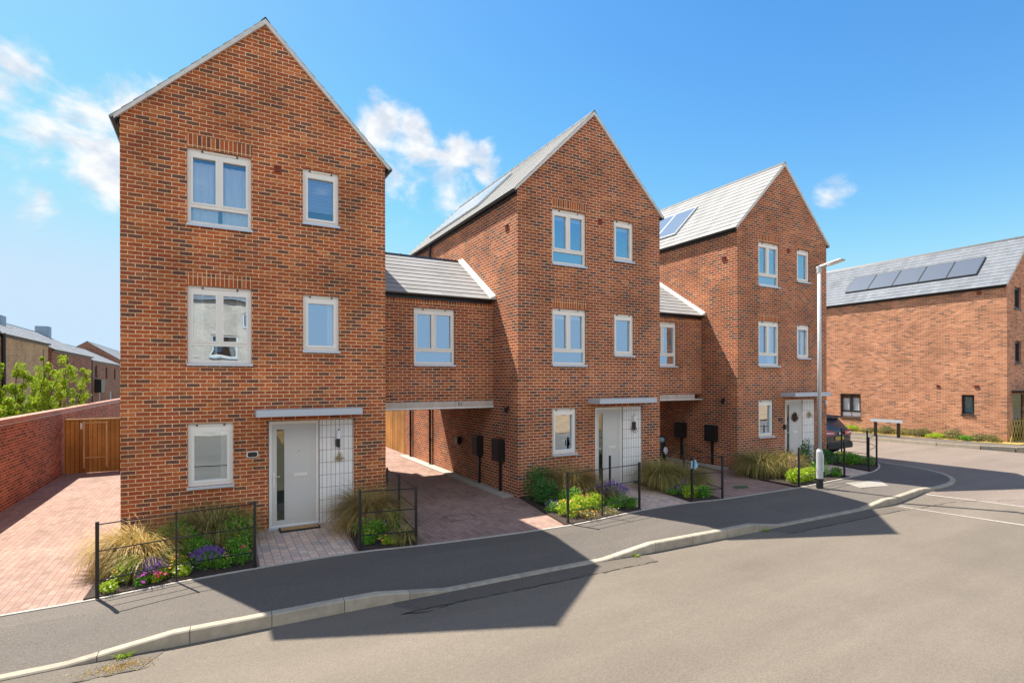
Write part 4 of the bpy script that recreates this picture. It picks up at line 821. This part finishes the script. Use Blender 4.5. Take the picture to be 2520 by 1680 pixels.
# ------------------------------------------------------------------ parked car (rear towards the street)
def car(cx_, y0, z0, label):
    P = thing('parked_car', label, 'car', (cx_, y0, z0))
    Lc = 4.3
    # stations: y, half width low, belt z, half width belt, roof z, half width roof
    S = [(0, .80, .86, .80, .93, .70), (.06, .87, .92, .87, 1.0, .73), (.22, .90, .96, .88, 1.22, .66), (.45, .90, .97, .88, 1.42, .62), (1.0, .90, .96, .88, 1.47, .62), (2.0, .90, .94, .88, 1.46, .62), (2.5, .90, .93, .88, 1.36, .62), (3.1, .90, .92, .87, 1.0, .66), (3.7, .88, .86, .84, .93, .6), (4.15, .82, .74, .8, .80, .5), (4.3, .74, .6, .7, .65, .45)]
    m = MB(); rings = []
    for (y, hw, bz, bh_, rz, rh) in S:
        half = [(hw * .96, .22), (hw, .40), (hw + .005, .60), (bh_, bz), (rh + (bh_ - rh) * .08, rz - .05), (rh * .82, rz), (0, rz + .02)]
        ring = [(cx_ + x, y0 + y, z0 + z) for x, z in half] + [(cx_ - x, y0 + y, z0 + z) for x, z in half[-2::-1]]; rings.append(ring)
    k = len(rings[0])
    for a, b in zip(rings[:-1], rings[1:]):
        for i in range(k - 1): m.poly([a[i], a[i + 1], b[i + 1], b[i]])
        m.poly([a[-1], a[0], b[0], b[-1]])
    m.poly(rings[0]); m.poly(rings[-1])
    me = m.build('body', M['carpaint'], P, fix=False)
    bm = bmesh.new(); bm.from_mesh(me.data); bmesh.ops.remove_doubles(bm, verts=bm.verts, dist=.001); bmesh.ops.recalc_face_normals(bm, faces=bm.faces); bm.to_mesh(me.data); bm.free()
    for p in me.data.polygons: p.use_smooth = True
    s = me.modifiers.new('sub', 'SUBSURF'); s.levels = 2; s.render_levels = 2
    F = frame((cx_, y0, z0), (1, 0, 0), (0, -1, 0))
    # rear window
    MB().hexa([F(-.66, -.075, 1.02), F(.66, -.075, 1.02), F(.66, -.15, 1.02), F(-.66, -.15, 1.02), F(-.54, -.36, 1.38), F(.54, -.36, 1.38), F(.54, -.42, 1.38), F(-.54, -.42, 1.38)]).build('rear_window', M['carglass'], P, bevel=.01)
    MB().hexa([F(-.60, -.22, 1.40), F(.60, -.22, 1.40), F(.60, -.8, 1.43), F(-.60, -.8, 1.43), F(-.58, -.26, 1.47), F(.58, -.26, 1.47), F(.58, -.8, 1.50), F(-.58, -.8, 1.50)]).build('spoiler', M['rubber'], P, bevel=.012)
    MB().fbox(F, -.06, .06, -.23, -.215, 1.42, 1.44).build('brake_light', M['redlens'], P)
    for s_ in (-1, 1):
        a, b = sorted((s_ * .30, s_ * .86))
        m = MB(); m.hexa([F(s_ * .30, .045, .80), F(s_ * .88, -.03, .74), F(s_ * .88, -.2, .74), F(s_ * .30, -.1, .80), F(s_ * .30, .035, .92), F(s_ * .87, -.05, .98), F(s_ * .87, -.2, .98), F(s_ * .30, -.1, .92)])
        tl = m.build('tail_light', M['redlens'], P, bevel=.012)
        m = MB(); m.hexa([F(s_ * .42, .045, .84), F(s_ * .84, -.02, .85), F(s_ * .84, -.1, .85), F(s_ * .42, -.05, .84), F(s_ * .42, .043, .865), F(s_ * .84, -.024, .90), F(s_ * .84, -.1, .90), F(s_ * .42, -.05, .865)]); m.build('reversing_lens', M['whitelens'], tl)
    pl = MB().fbox(F, -.26, .26, .012, .024, .60, .71).build('number_plate', M['yellow'], P)
    text_mesh('plate_text', 'EF10 FTD', .105, pl, F(0, .026, .617), M['black'], 'CENTER')
    b_ = MB(); b_.tube([F(0, .005, .84), F(0, .03, .84)], .045, 12); b_.build('badge', M['steel'], P)
    MB().fbox(F, -.84, .84, -.12, .05, .27, .50).build('bumper', M['rubber'], P, bevel=.03)
    for s_ in (-1, 1):
        for yy in (.75, 3.45):
            w = MB(); w.tube([(cx_ + s_ * .72, y0 + yy, z0 + .31), (cx_ + s_ * .915, y0 + yy, z0 + .31)], .31, 24); w = w.build('wheel', M['rubber'], P)
            MB().tube([(cx_ + s_ * .72, y0 + yy, z0 + .31), (cx_ + s_ * .925, y0 + yy, z0 + .31)], .19, 16).build('rim', M['steel'], w)
    return P
car(20.62, 11.75, .12, 'dark hatchback parked beside the farthest house, seen from behind')
# ------------------------------------------------------------------ house across the side road
X4, Y4, Z4, W4, L4 = 29.66, 9.84, .25, 5.0, 9.2
h4 = thing('corner_house', 'brick house across the side road with five roof panels and black windows', 'house', (X4, Y4, Z4))
FS = frame((X4, Y4, 0), (0, 1, 0), (-1, 0, 0)); FF = frame((X4, Y4, 0), (1, 0, 0), (0, -1, 0))
w = MB(); sh = [(5.95, 7.0, 1.0, 2.25), (1.13, 1.60, 1.42, 2.30)]; skin(w, FS, 0, L4, 0, 7.12, sh)
fh = [(.78, 1.5, 6.08, 7.02), (.84, 1.5, 3.7, 4.68), (.6, 1.8, .25, 2.35)]; skin(w, FF, 0, W4, 0, 7.12, fh); w.poly([FF(0, 0, 7.12), FF(W4, 0, 7.12), FF(2.5, 0, 9.42)])
w.poly([FF(W4, 0, 0), FF(W4, -L4, 0), FF(W4, -L4, 7.12), FF(W4, 0, 7.12)]); w.poly([FF(0, -L4, 0), FF(W4, -L4, 0), FF(W4, -L4, 7.12), FF(2.5, -L4, 9.42), FF(0, -L4, 7.12)])
w.build('wall', M['brick4'], h4, fix=False)
MB().box(X4 + 1, X4 + 4.5, Y4 + 1.2, Y4 + L4 - .2, .3, 7).build('inner_core', M['inside'], h4)
window(h4, FS, *sh[0], style='double', fm='grey_frame', vent=False, rec=.08, curtain='full'); window(h4, FS, *sh[1], style='single', fm='grey_frame', vent=False, rec=.08)
window(h4, FF, *fh[0], style='single', fm='grey_frame', vent=False, rec=.08); window(h4, FF, *fh[1], style='single', fm='grey_frame', vent=False, rec=.08)
MB().fbox(FF, .6, 1.8, -.09, -.06, .25, 2.35).build('front_door', M['glass_lo'], h4); MB().fbox(FF, .45, 2.3, 0, .6, 2.42, 2.5).build('canopy', M['grey_frame'], h4)
ro, T4 = gabled_roof(h4, X4, Y4, W4, L4, 7.12, 2.5, 9.42, 'slate4', Z=0); verge_strip(h4, T4, W4, 7.12, 2.5, 9.42); gutter(h4, T4, -.02, 7.05, -.03, L4 + .03, -1)
solar(h4, X4, Y4, 0, .62, 1.60, 1.25, 5, 1.15, math.atan2(2.3, 2.5), 7.12)
vent(h4, FS, .95, 6.82, .16); vent(h4, FS, 1.05, 2.66, .15); vent(h4, FS, 2.5, 2.68, .12)
tr = thing('wooden_trellis', 'yellow diamond trellis at the corner of the house with roof panels', 'trellis', (30.7, 9.7, .3)); m = MB()
k = -1.0
while k < 2.2:
    for s_ in (-1, 1):
        pts = [];
        for t in (0, 1):
            xx = 29.75 + k + (t * .95 * .55 if s_ > 0 else (1 - t) * .95 * .55); pts.append((xx, 9.70 + .012 * s_, .3 + .95 * t))
        if pts[0][0] > 29.5 and max(p[0] for p in pts) < 32.2: m.tube(pts, .010, 4)
    k += .28
m.build('lattice', M['trellis'], tr)
MB().fbox(FS, 1.17, 1.56, -.165, -.16, 1.46, 2.26).build('green_blind', M['teal'], h4)
# ------------------------------------------------------------------ terrace behind the garden wall
def terrace(Xf, y0, y1, ze, zrg, wm, label, depth=6.4, seed=0, wins=(), pipe=None, box=None, door=None):
    P = thing('terraced_house', label, 'house', (Xf, y0, -.1), 'terraced houses behind the garden wall'); L_ = y1 - y0
    F = frame((Xf, y0, 0), (0, 1, 0), (1, 0, 0)); w = MB(); skin(w, F, 0, L_, -.3, ze, list(wins), reveal=.12)
    w.poly([F(0, 0, -.3), F(0, -depth, -.3), F(0, -depth, ze), F(0, -depth / 2, zrg), F(0, 0, ze)]); w.poly([F(L_, 0, -.3), F(L_, -depth, -.3), F(L_, -depth, ze), F(L_, -depth / 2, zrg), F(L_, 0, ze)])
    w.poly([F(0, -depth, -.3), F(L_, -depth, -.3), F(L_, -depth, ze), F(0, -depth, ze)]); w.build('wall', M[wm], P, fix=False)
    ro, T = gabled_roof(P, Xf - depth, y0, depth, L_, ze, depth / 2, zrg, 'slate4', exposure=.4)
    gutter(P, T, depth + .02, ze - .06, 0, L_, 1)
    for i, h in enumerate(wins): window(P, F, *h, style='single', fm='grey_frame' if h[2] > 2.2 else 'white', vent=False, rec=.08)
    if pipe is not None: MB().tube([F(pipe, .1, -.2), F(pipe, .1, ze)], .09, 8).build('downpipe', M['black'], P)
    if box: MB().box(Xf - box[0] - .42, Xf - box[0] + .42, y0 + box[1] - .45, y0 + box[1] + .45, box[2], box[3]).build('roof_box', M['bluebox'], P, bevel=.02)
    return P, F
terrace(-9.3, 22, 34.9, 5.45, 7.0, 'brick_tan', 'pale brick end house behind the wall, at the photo edge')
terrace(-9.3, 35.1, 44.0, 5.40, 6.95, 'brick_tan', 'tan brick house behind the wall with a black downpipe', pipe=.35, box=(2.4, 8.4, 6.3, 7.0))
terrace(-9.15, 44.15, 56.6, 5.1, 6.85, 'brick_dark', 'dark brick house behind the tree, blue-grey box on its roof', box=(2.9, 11.4, 6.45, 7.4))
P_, F_ = terrace(-9.3, 56.8, 74.0, 4.85, 6.5, 'brick_dark', 'red brick terrace with narrow windows, just left of nearest house', wins=[(2.3, 3.3, 3.3, 4.45), (7.4, 8.4, 3.2, 4.4), (12.3, 13.3, 3.2, 4.4), (4.2, 5.2, .6, 2.0), (9.8, 11.2, .6, 2.0)], pipe=.1)
m = MB(); m.fbox(F_, 1.9, 3.6, .02, .5, 2.05, 3.2)
m.build('balcony', M['iron'], P_)
terrace(-9.2, 74.2, 96, 5.3, 7.4, 'brick_dark', 'farthest brick house behind the wall with a taller roof')
# houses across the street, behind the viewer, mirrored in the windows
oh = thing('facing_house', 'pale brick house across the street mirrored in the lower windows', 'house', (-3, -12.5, -.2)); FO = frame((-8.5, -12.4, 0), (1, 0, 0), (0, 1, 0))
w = MB(); ow = [(1.2, 2.6, 4.2, 5.6), (5.2, 6.4, 4.2, 5.6), (8.2, 9.6, 4.4, 5.7), (9.9, 10.8, 6.2, 7.2), (1.2, 2.6, 1, 2.4), (5.0, 6.4, .9, 2.3), (8.2, 9.6, .9, 2.3)]
skin(w, FO, 0, 11.6, -.3, 7.8, ow); w.poly([FO(0, -8, -.3), FO(11.6, -8, -.3), FO(11.6, -8, 7.8), FO(0, -8, 7.8)]); w.poly([FO(0, 0, -.3), FO(0, -8, -.3), FO(0, -8, 7.8), FO(0, -4, 9.6), FO(0, 0, 7.8)]); w.poly([FO(11.6, 0, -.3), FO(11.6, -8, -.3), FO(11.6, -8, 7.8), FO(11.6, -4, 9.6), FO(11.6, 0, 7.8)])
w.build('wall', M['brick_pale'], oh, fix=False); gabled_roof(oh, -8.5, -20.4, 8, 11.6, 7.8, 4, 9.6, 'slate4', along='x')
for h in ow: window(oh, FO, *h, style='single', fm='white', vent=False, curtain='sides')
MB().fbox(FO, .3, 11.3, -3.2, -3, -.2, 7.6).build('inner_core', M['curtain'], oh)
o2 = thing('low_timber_fence', 'low timber fence across the street mirrored in ground floor windows', 'fence', (18, -14, -.2)); MB().box(6, 45, -14, -13.9, -.3, 1.6).build('fence_board', M['wood'], o2)
struct(gmesh([3, 14.7, 15.2, 16.2, 30, 60], -13.8, -1.5, lambda x: zr(min(60, x)) + .03).build('dry_ground', M['earth'], fix=False))

# ------------------------------------------------------------------ planting
def blade(m, base, az, ln, droop, w, rnd, lift=.9):
    p = Vector(base); n = 6; d = Vector((math.cos(az), math.sin(az), 0)); el = lift; side = Vector((-d.y, d.x, 0)); prev = None; seg = ln / n
    for i in range(n + 1):
        ww = w * (1 - (i / n) ** 1.5) + .0008; a, b = p - side * ww, p + side * ww; q = len(m.v); m.v += [a, b]
        if i: m.f.append([q - 2, q - 1, q + 1, q]); m.m.append(0)
        p = p + (d * math.cos(el) + Vector((0, 0, 1)) * math.sin(el)) * seg; el -= droop / n * (.6 + .8 * i / n)
    return m
def grass(x, y, r, h, n, mt, label, seed, lean=(0, 0), group='arching ornamental grasses in the beds', spread=1.0):
    n = int(n * 1.6); r *= 1.15; h *= 1.12
    rnd = random.Random(seed); z = G(x) + .02; P = thing('ornamental_grass', label, 'ornamental grass', (x, y, z), group); m = MB()
    for i in range(n):
        az = rnd.random() * 6.283; rr = r * .22 * math.sqrt(rnd.random()); bx, by = x + rr * math.cos(az), y + rr * math.sin(az); az2 = az + rnd.gauss(0, .85)
        az2 = math.atan2(math.sin(az2) + lean[1], math.cos(az2) + lean[0])
        ln = (h * .98 + r * .5) * rnd.uniform(.6, 1.1); lift = rnd.triangular(.75, 1.55, 1.3)
        blade(m, (bx, by, z), az2, ln, rnd.uniform(1.5, 3.9) * spread, rnd.uniform(.004, .0072), rnd, lift)
    m.build('blade_tuft', M[mt], P, fix=False); return P
def leaves(m, c, rad, n, ls, rnd, shell=.55, flat=.5):
    for _ in range(n):
        while True:
            v = Vector((rnd.uniform(-1, 1), rnd.uniform(-1, 1), rnd.uniform(-.9, 1)))
            if v.length <= 1: break
        l = v.length or 1
        if l < shell and rnd.random() < .6: v = v / l * rnd.uniform(shell, 1)
        k = 1 + .22 * noise.noise(Vector((v.x * 2.2 + c[0] * 3, v.y * 2.2 + c[1] * 3, v.z * 2.2)))
        p = Vector(c) + Vector((v.x * rad[0], v.y * rad[1], v.z * rad[2])) * k
        d = (v * .7 + Vector((rnd.gauss(0, .5), rnd.gauss(0, .5), rnd.gauss(.25, .5)))).normalized(); s = d.cross(Vector((rnd.gauss(0, 1), rnd.gauss(0, 1), rnd.gauss(0, 1)))).normalized(); L_ = ls * rnd.uniform(.6, 1.25)
        a = p - d * L_; b = p + d * L_; q = len(m.v); m.v += [a, p + s * L_ * flat, b, p - s * L_ * flat]; m.f.append([q, q + 1, q + 2, q + 3]); m.m.append(0)
def plant(x, y, r, h, n, mt, label, seed, ls=.02, fl=None, nf=0, fs=.014, cat='plant', name='bedding_plant', group=None, spikes=None, clumps=5):
    n = int(n * 1.7); r *= 1.2; h *= 1.25; clumps += 2
    rnd = random.Random(seed); z = G(x) + .02; P = thing(name, label, cat, (x, y, z), group); m = MB()
    for i in range(clumps):
        a = rnd.random() * 6.28; q = r * .55 * math.sqrt(rnd.random()); hh = h * rnd.uniform(.7, 1.05); rr = r * rnd.uniform(.4, .6)
        leaves(m, (x + q * math.cos(a), y + q * math.sin(a), z + hh * .5), (rr, rr, hh * .52), n // clumps, ls, rnd)
    for i in range(8):
        a = rnd.random() * 6.28; m.tube([(x, y, z - .02), (x + r * .5 * math.cos(a), y + r * .5 * math.sin(a), z + h * .8)], .004, 4, r1=.002, cap=False)
    m.build('foliage', M[mt], P, fix=False)
    if fl and nf:
        m = MB()
        for i in range(nf):
            a = rnd.random() * 6.28; q = r * .95 * math.sqrt(rnd.random()); px, py = x + q * math.cos(a), y + q * math.sin(a); pz = z + h * (1.02 - .5 * (q / r) ** 2) + rnd.uniform(-.01, .03)
            if spikes:
                for k in range(9):
                    zz = pz + k * spikes / 9; s = fs * (1 - k / 12)
                    leaves(m, (px + rnd.gauss(0, .002), py, zz), (s, s, s), 3, s, rnd)
            else:
                up = Vector((rnd.gauss(0, .35), rnd.gauss(-.35, .35), 1)).normalized(); t = up.orthogonal().normalized(); b = up.cross(t)
                for k in range(5):
                    an = k * 1.2566; d = t * math.cos(an) + b * math.sin(an); e = t * math.cos(an + .6) + b * math.sin(an + .6); f = t * math.cos(an - .6) + b * math.sin(an - .6); p = Vector((px, py, pz))
                    q_ = len(m.v); m.v += [p, p + e * fs * .8, p + d * fs * 1.15 + up * .002, p + f * fs * .8]; m.f.append([q_, q_ + 1, q_ + 2, q_ + 3]); m.m.append(0)
        m.build('flowers', M[fl], P, fix=False)
    return P
GB = 'leafy and flowering plants in the front beds'
# bed 1 (nearest house, left of the path)
grass(-1.12, 10.6, .66, .68, 1400, 'l_gold', 'golden sunlit grass drooping over the pink drive', 11, lean=(-.35, -.2), spread=1.25)
grass(-.95, 10.05, .5, .42, 500, 'l_olive', 'low yellow green grass in front of the golden grass', 12, lean=(-.2, -.2))
grass(-.05, 11.25, .66, .72, 1300, 'l_olive', 'olive brown grass against the wall under nearest ground floor window', 13)
plant(-.62, 10.75, .30, .48, 900, 'l_green', 'feathery green plant between the two tall grasses of first bed', 21, .026, group=GB)
plant(-.30, 10.35, .32, .40, 1000, 'l_green', 'bright green leafy plant in the middle of first bed', 22, .024, group=GB)
plant(.30, 10.75, .34, .50, 1100, 'l_green', 'large green bush beside the nearest path, near the railing end', 23, .022, 'f_orange', 5, group=GB)
plant(.15, 11.2, .28, .42, 700, 'l_dark', 'dark green plant by the wall left of nearest door', 24, .025, group=GB)
plant(-1.15, 9.72, .17, .30, 600, 'l_lime', 'lime green upright plant behind the left end post of railing', 25, .018, 'f_orange', 4, group=GB)
plant(-.85, 9.72, .20, .20, 420, 'l_green', 'purple flowering plant left of the middle railing post', 26, .016, 'f_purple', 130, .012, group=GB, spikes=.07)
plant(-.55, 9.85, .18, .22, 400, 'l_lime', 'yellow flowering plant behind the middle railing post', 27, .018, 'f_orange', 22, .02, group=GB)
plant(-.92, 9.50, .12, .12, 220, 'l_green', 'low magenta pansy at the pavement edge, left bed', 28, .016, 'f_mag', 9, .03, group=GB)
plant(-.76, 9.54, .10, .12, 200, 'l_lime', 'low red pansy beside the magenta one', 29, .016, 'f_red', 8, .03, group=GB)
plant(-1.32, 9.46, .15, .14, 320, 'l_lime', 'straggly yellow green plant at bed corner next to pink drive', 30, .018, 'f_white', 6, .016, group=GB)
plant(-.45, 9.62, .13, .15, 300, 'l_lime', 'lime cushion plant right of the red pansy', 31, .016, 'f_white', 8, .016, group=GB)
plant(-.12, 9.86, .24, .22, 600, 'l_green', 'purple flowering plant right of the middle railing post', 32, .017, 'f_purple', 120, .012, group=GB, spikes=.07)
plant(.12, 9.72, .16, .18, 360, 'l_green', 'low green plant with tiny orange blooms near right railing post', 33, .018, 'f_orange', 7, .018, group=GB)
plant(.38, 9.8, .17, .22, 420, 'l_green', 'green plant at the corner of first bed by the path', 34, .018, 'f_red', 4, .02, group=GB)
plant(.3, 10.2, .2, .28, 460, 'l_green', 'round green plant with a few yellow blooms behind right post', 35, .02, 'f_orange', 9, .016, group=GB)
plant(-1.05, 10.05, .2, .26, 500, 'l_lime', 'yellow green leafy plant tucked under the golden grass', 36, .02, group=GB)
plant(-.62, 10.15, .24, .28, 700, 'l_green', 'spreading green plant below the middle rail of first railing', 37, .02, 'f_white', 10, .012, group=GB)
plant(-.68, 9.68, .12, .16, 320, 'l_lime', 'yellow pansies right behind the middle post of first railing', 38, .016, 'f_orange', 12, .022, group=GB)
# bed 1b
grass(2.72, 10.95, .62, .82, 1500, 'l_bronze', 'bronze brown grass against the white tiles of nearest house', 41, lean=(-.1, -.15))
grass(3.02, 9.6, .28, .26, 360, 'l_olive', 'small tufted grass at the driveway corner railing', 42)
plant(2.55, 10.1, .28, .32, 800, 'l_green', 'green plant below the bronze grass near the path', 43, .022, 'f_purple', 16, .014, group=GB)
plant(2.98, 10.3, .22, .36, 700, 'l_green', 'green plant inside the wrap-around corner railing', 44, .022, group=GB)
plant(2.45, 9.72, .17, .18, 400, 'l_green', 'low plant with orange blooms behind the corner bed railing', 45, .02, 'f_orange', 8, .02, group=GB)
plant(2.72, 9.55, .15, .14, 320, 'l_lime', 'lime plant with a yellow bloom at corner bed edge', 46, .02, 'f_orange', 4, .026, group=GB)
# bed 2
grass(7.75, 10.95, .62, .85, 1500, 'l_bronze', 'bronze grass under ground floor window of middle house', 51)
grass(7.95, 10.2, .42, .55, 700, 'l_olive', 'green tinged grass in front of middle house door', 52)
plant(7.0, 11.2, .36, .72, 1300, 'l_dark', 'tall dark green bush at left corner of middle house', 53, .026, group=GB)
plant(6.85, 10.6, .34, .52, 1100, 'l_dark', 'blue green bushy plant beside the left driveway', 54, .026, group=GB)
plant(7.15, 10.1, .28, .42, 800, 'l_green', 'fresh green plant in the middle of second bed', 55, .026, group=GB)
plant(6.55, 10.0, .2, .2, 400, 'l_green', 'small mauve flowering plant at the driveway edge', 56, .018, 'f_purple', 36, .014, group=GB)
plant(6.62, 9.5, .24, .28, 600, 'l_lime', 'yellow green plant behind left railing post of second bed', 57, .026, 'f_orange', 14, .022, group=GB)
plant(7.05, 9.55, .30, .34, 1000, 'l_lime', 'bright lime plant beside the railing of second bed', 58, .028, 'f_orange', 10, .022, group=GB)
plant(7.55, 9.7, .27, .30, 700, 'l_lime', 'lime plant behind the thin middle post of second railing', 59, .026, group=GB)
plant(7.9, 9.55, .25, .22, 600, 'l_green', 'low green plant at pavement edge of second bed', 60, .022, group=GB)
plant(8.25, 9.4, .2, .2, 500, 'l_green', 'rounded green plant by the right post of second railing', 61, .022, group=GB)
plant(8.2, 10.0, .38, .34, 900, 'l_green', 'purple lavender clump beside the middle path', 62, .022, 'f_purple', 150, .014, group=GB, spikes=.14, name='lavender', cat='lavender')
plant(6.9, 9.22, .26, .12, 500, 'l_dry', 'dry ground cover with orange blooms at second bed edge', 63, .018, 'f_orange', 20, .02, group=GB)
plant(7.5, 9.30, .26, .10, 460, 'l_dry', 'brownish creeping plant at the pavement, second bed', 64, .018, 'f_white', 8, .012, group=GB)
# bed 2b
grass(10.55, 10.7, .62, .78, 1500, 'l_olive', 'big olive grass beside the white tiles of middle house', 71)
grass(11.0, 10.2, .55, .62, 1200, 'l_olive', 'second olive grass nearer the right driveway', 72)
plant(10.2, 9.9, .2, .16, 300, 'l_green', 'low purple plant under the olive grass by middle path', 73, .02, 'f_purple', 24, .018, group=GB)
plant(10.2, 9.45, .2, .26, 500, 'l_lime', 'yellow green plant left of the cloth on the railing', 74, .024, 'f_orange', 10, .018, group=GB)
plant(10.6, 9.35, .27, .26, 900, 'l_green', 'round green cushion plant inside the short railing', 75, .022, group=GB)
plant(10.5, 9.75, .25, .26, 500, 'l_green', 'small salvia with thin mauve spikes behind the short railing', 76, .022, 'f_purple', 14, .012, group=GB, spikes=.18)
# bed 3
grass(14.35, 10.55, .62, .75, 1500, 'l_olive', 'big green gold grass at left corner of farthest house', 81)
grass(14.85, 10.2, .5, .75, 1000, 'l_olive', 'grass tuft under ground floor window of farthest house', 82)
grass(15.35, 10.3, .45, .7, 700, 'l_gold', 'pale golden feather grass before farthest house', 83)
plant(14.65, 9.7, .2, .5, 600, 'l_pink', 'pinkish seed head plant beside the golden grass', 84, .03, group=GB)
plant(15.9, 10.6, .35, .55, 700, 'l_dry', 'brown green shrub right of the golden feather grass', 85, .03, group=GB)
plant(14.05, 9.25, .26, .34, 1000, 'l_lime', 'bright lime bush at left of the lamp', 86, .028, group=GB)
plant(14.5, 9.2, .24, .30, 800, 'l_lime', 'lime bush touching the railing left of lamp', 87, .028, group=GB)
plant(15.0, 9.3, .26, .28, 700, 'l_lime', 'lime bush half hidden by the lamp base', 88, .028, group=GB)
plant(15.6, 9.5, .28, .42, 800, 'l_green', 'green bush right of the lamp inside its railing', 89, .028, group=GB)
plant(16.0, 9.2, .2, .22, 500, 'l_green', 'low green plant at the right railing post beyond lamp', 90, .026, group=GB)
plant(16.2, 10.3, .3, .8, 900, 'l_dark', 'tall dark shrub behind the lamp railing', 91, .03, group=GB)
# bed 3b
plant(18.1, 10.7, .3, .38, 1000, 'l_dark', 'dark shrub in the corner bed against farthest house', 92, .032, group=GB)
plant(18.6, 10.2, .32, .30, 900, 'l_green', 'green shrub in the middle of corner bed', 93, .03, group=GB)
plant(19.3, 10.6, .34, .22, 1000, 'l_green', 'green shrub behind the corner railing near the car', 94, .03, group=GB)
plant(19.6, 11.0, .28, .2, 700, 'l_lime', 'yellow green shrub under the car bumper', 95, .032, group=GB)
plant(18.9, 9.75, .2, .25, 400, 'l_green', 'low plant at the outer edge of corner bed', 96, .026, group=GB)
# scruffy growth at the foot of the corner house wall
WD = ((16.2, 'l_lime', 'yellow green weeds under the left black window of the far wall'), (15.3, 'l_dry', 'dry weeds just left of the low blank sign'), (14.5, 'l_dry', 'dry weeds behind the left post of the low sign'), (13.7, 'l_olive', 'straw coloured weeds between the low sign posts'), (13.0, 'l_dry', 'tall dry weeds right of the low blank sign'), (12.3, 'l_lime', 'yellowish weeds near the middle of the far brick wall'), (11.7, 'l_dry', 'brownish weeds left of the small black window'), (11.1, 'l_green', 'green weeds below the small black window'), (10.5, 'l_dry', 'sparse dry weeds near the far wall corner'))
for i, (y, mt, lb) in enumerate(WD):
    rnd = random.Random(i + 50); Pp = plant(29.38, y, .42, rnd.uniform(.14, .34), 1300, mt, lb, 200 + i, .03, name='weed_clump', cat='weeds', group='weeds along the far house wall'); Pp.location.z = .30
rnd = random.Random(88); m = MB()
for i in range(5200):
    y = rnd.uniform(9.95, 18.5); x = 29.62 - abs(rnd.gauss(0, .2)); hh = .12 + .16 * max(0, noise.noise(Vector((y * 1.3, 4, 0))) + .3)
    if x > 28.98: blade(m, (x, y, .295), rnd.random() * 6.28, hh * rnd.uniform(.6, 1.5), rnd.uniform(.4, 1.6), .006, rnd, 1.35)
m.build('rough_grass', M['l_olive'], fix=False)['kind'] = 'stuff'
def weed(x, y, label, seed, r=.14):
    rnd = random.Random(seed); z = zr(x); P = thing('kerb_weed', label, 'weed', (x, y, z), 'weeds growing along the kerb'); m = MB()
    for i in range(60): a = rnd.random() * 6.28; blade(m, (x + rnd.gauss(0, r * .3), y + rnd.gauss(0, .02), z), a, rnd.uniform(.05, r), 1.2, .003, rnd)
    m.build('blade_tuft', M['l_lime'], P, fix=False)
weed(-.93, 7.62, 'yellow weed growing where the left kerb drops', 301); weed(6.55, 7.30, 'tiny weed at the kerb before the left driveway end', 302, .1); weed(9.9, 7.12, 'mossy weed line at the kerb before right driveway', 303, .1)
rnd = random.Random(9); m = MB()
for i in range(420):
    x, y = -.95 + rnd.gauss(0, .16), 7.42 + rnd.gauss(-.03, .07)
    if y < yat(K2, x) - .14: leaves(m, (x, y, zr(x) + .012), (.004, .004, .004), 1, .012, rnd, flat=.5)
o = m.build('leaf_litter', M['l_gold'], fix=False); o['kind'] = 'stuff'
# trees behind the garden wall
def tree(x, y, h, r, label, seed, n=9000):
    rnd = random.Random(seed); P = thing('young_tree', label, 'tree', (x, y, -.1), 'lime green trees behind the garden wall'); tm = MB(); lm_ = MB()
    for i in range(9):
        a = i / 9 * 6.283 + rnd.gauss(0, .3); out = r * rnd.uniform(.15, .95); hh = h * rnd.uniform(.62, 1.0) - .25 * out; pts = []
        for t in (0, .3, .6, 1): pts.append((x + out * t ** .8 * math.cos(a) + rnd.gauss(0, .05), y + out * t ** .8 * math.sin(a) + rnd.gauss(0, .05), -.2 + hh * t))
        tm.tube(pts, .045, 6, r1=.008)
        for k in range(22):
            t = rnd.uniform(.3, 1.02); j = min(2, int(t * 3)); c = Vector(pts[0]) * 0
            ts = (0, .3, .6, 1); q = 0 if t < .3 else 1 if t < .6 else 2; f = (t - ts[q]) / (ts[q + 1] - ts[q]); c = Vector(pts[q]).lerp(Vector(pts[q + 1]), f)
            sp = .40 * (1.2 - t); off = Vector((rnd.gauss(0, sp), rnd.gauss(0, sp), rnd.gauss(0, .14))); e = c + off
            tm.tube([c, e], .008, 4, r1=.003, cap=False); s = rnd.uniform(.10, .24) * (1.2 - .5 * t); leaves(lm_, e, (s, s, s * 1.15), n // 198, .04, rnd, shell=0)
    tm.build('trunk', M['bark'], P, fix=False); lm_.build('crown', M['l_tree'], P, fix=False)
tree(-6.25, 24.6, 4.35, 1.5, 'lime green tree behind the wall, before the tan house', 401, 26000)
tree(-5.75, 28.2, 4.7, 1.45, 'lime green tree behind the wall, before the dark brick house', 402, 22000)
tree(-7.0, 20.3, 2.6, .9, 'low leafy tree at the far left behind the wall', 403, 6000)
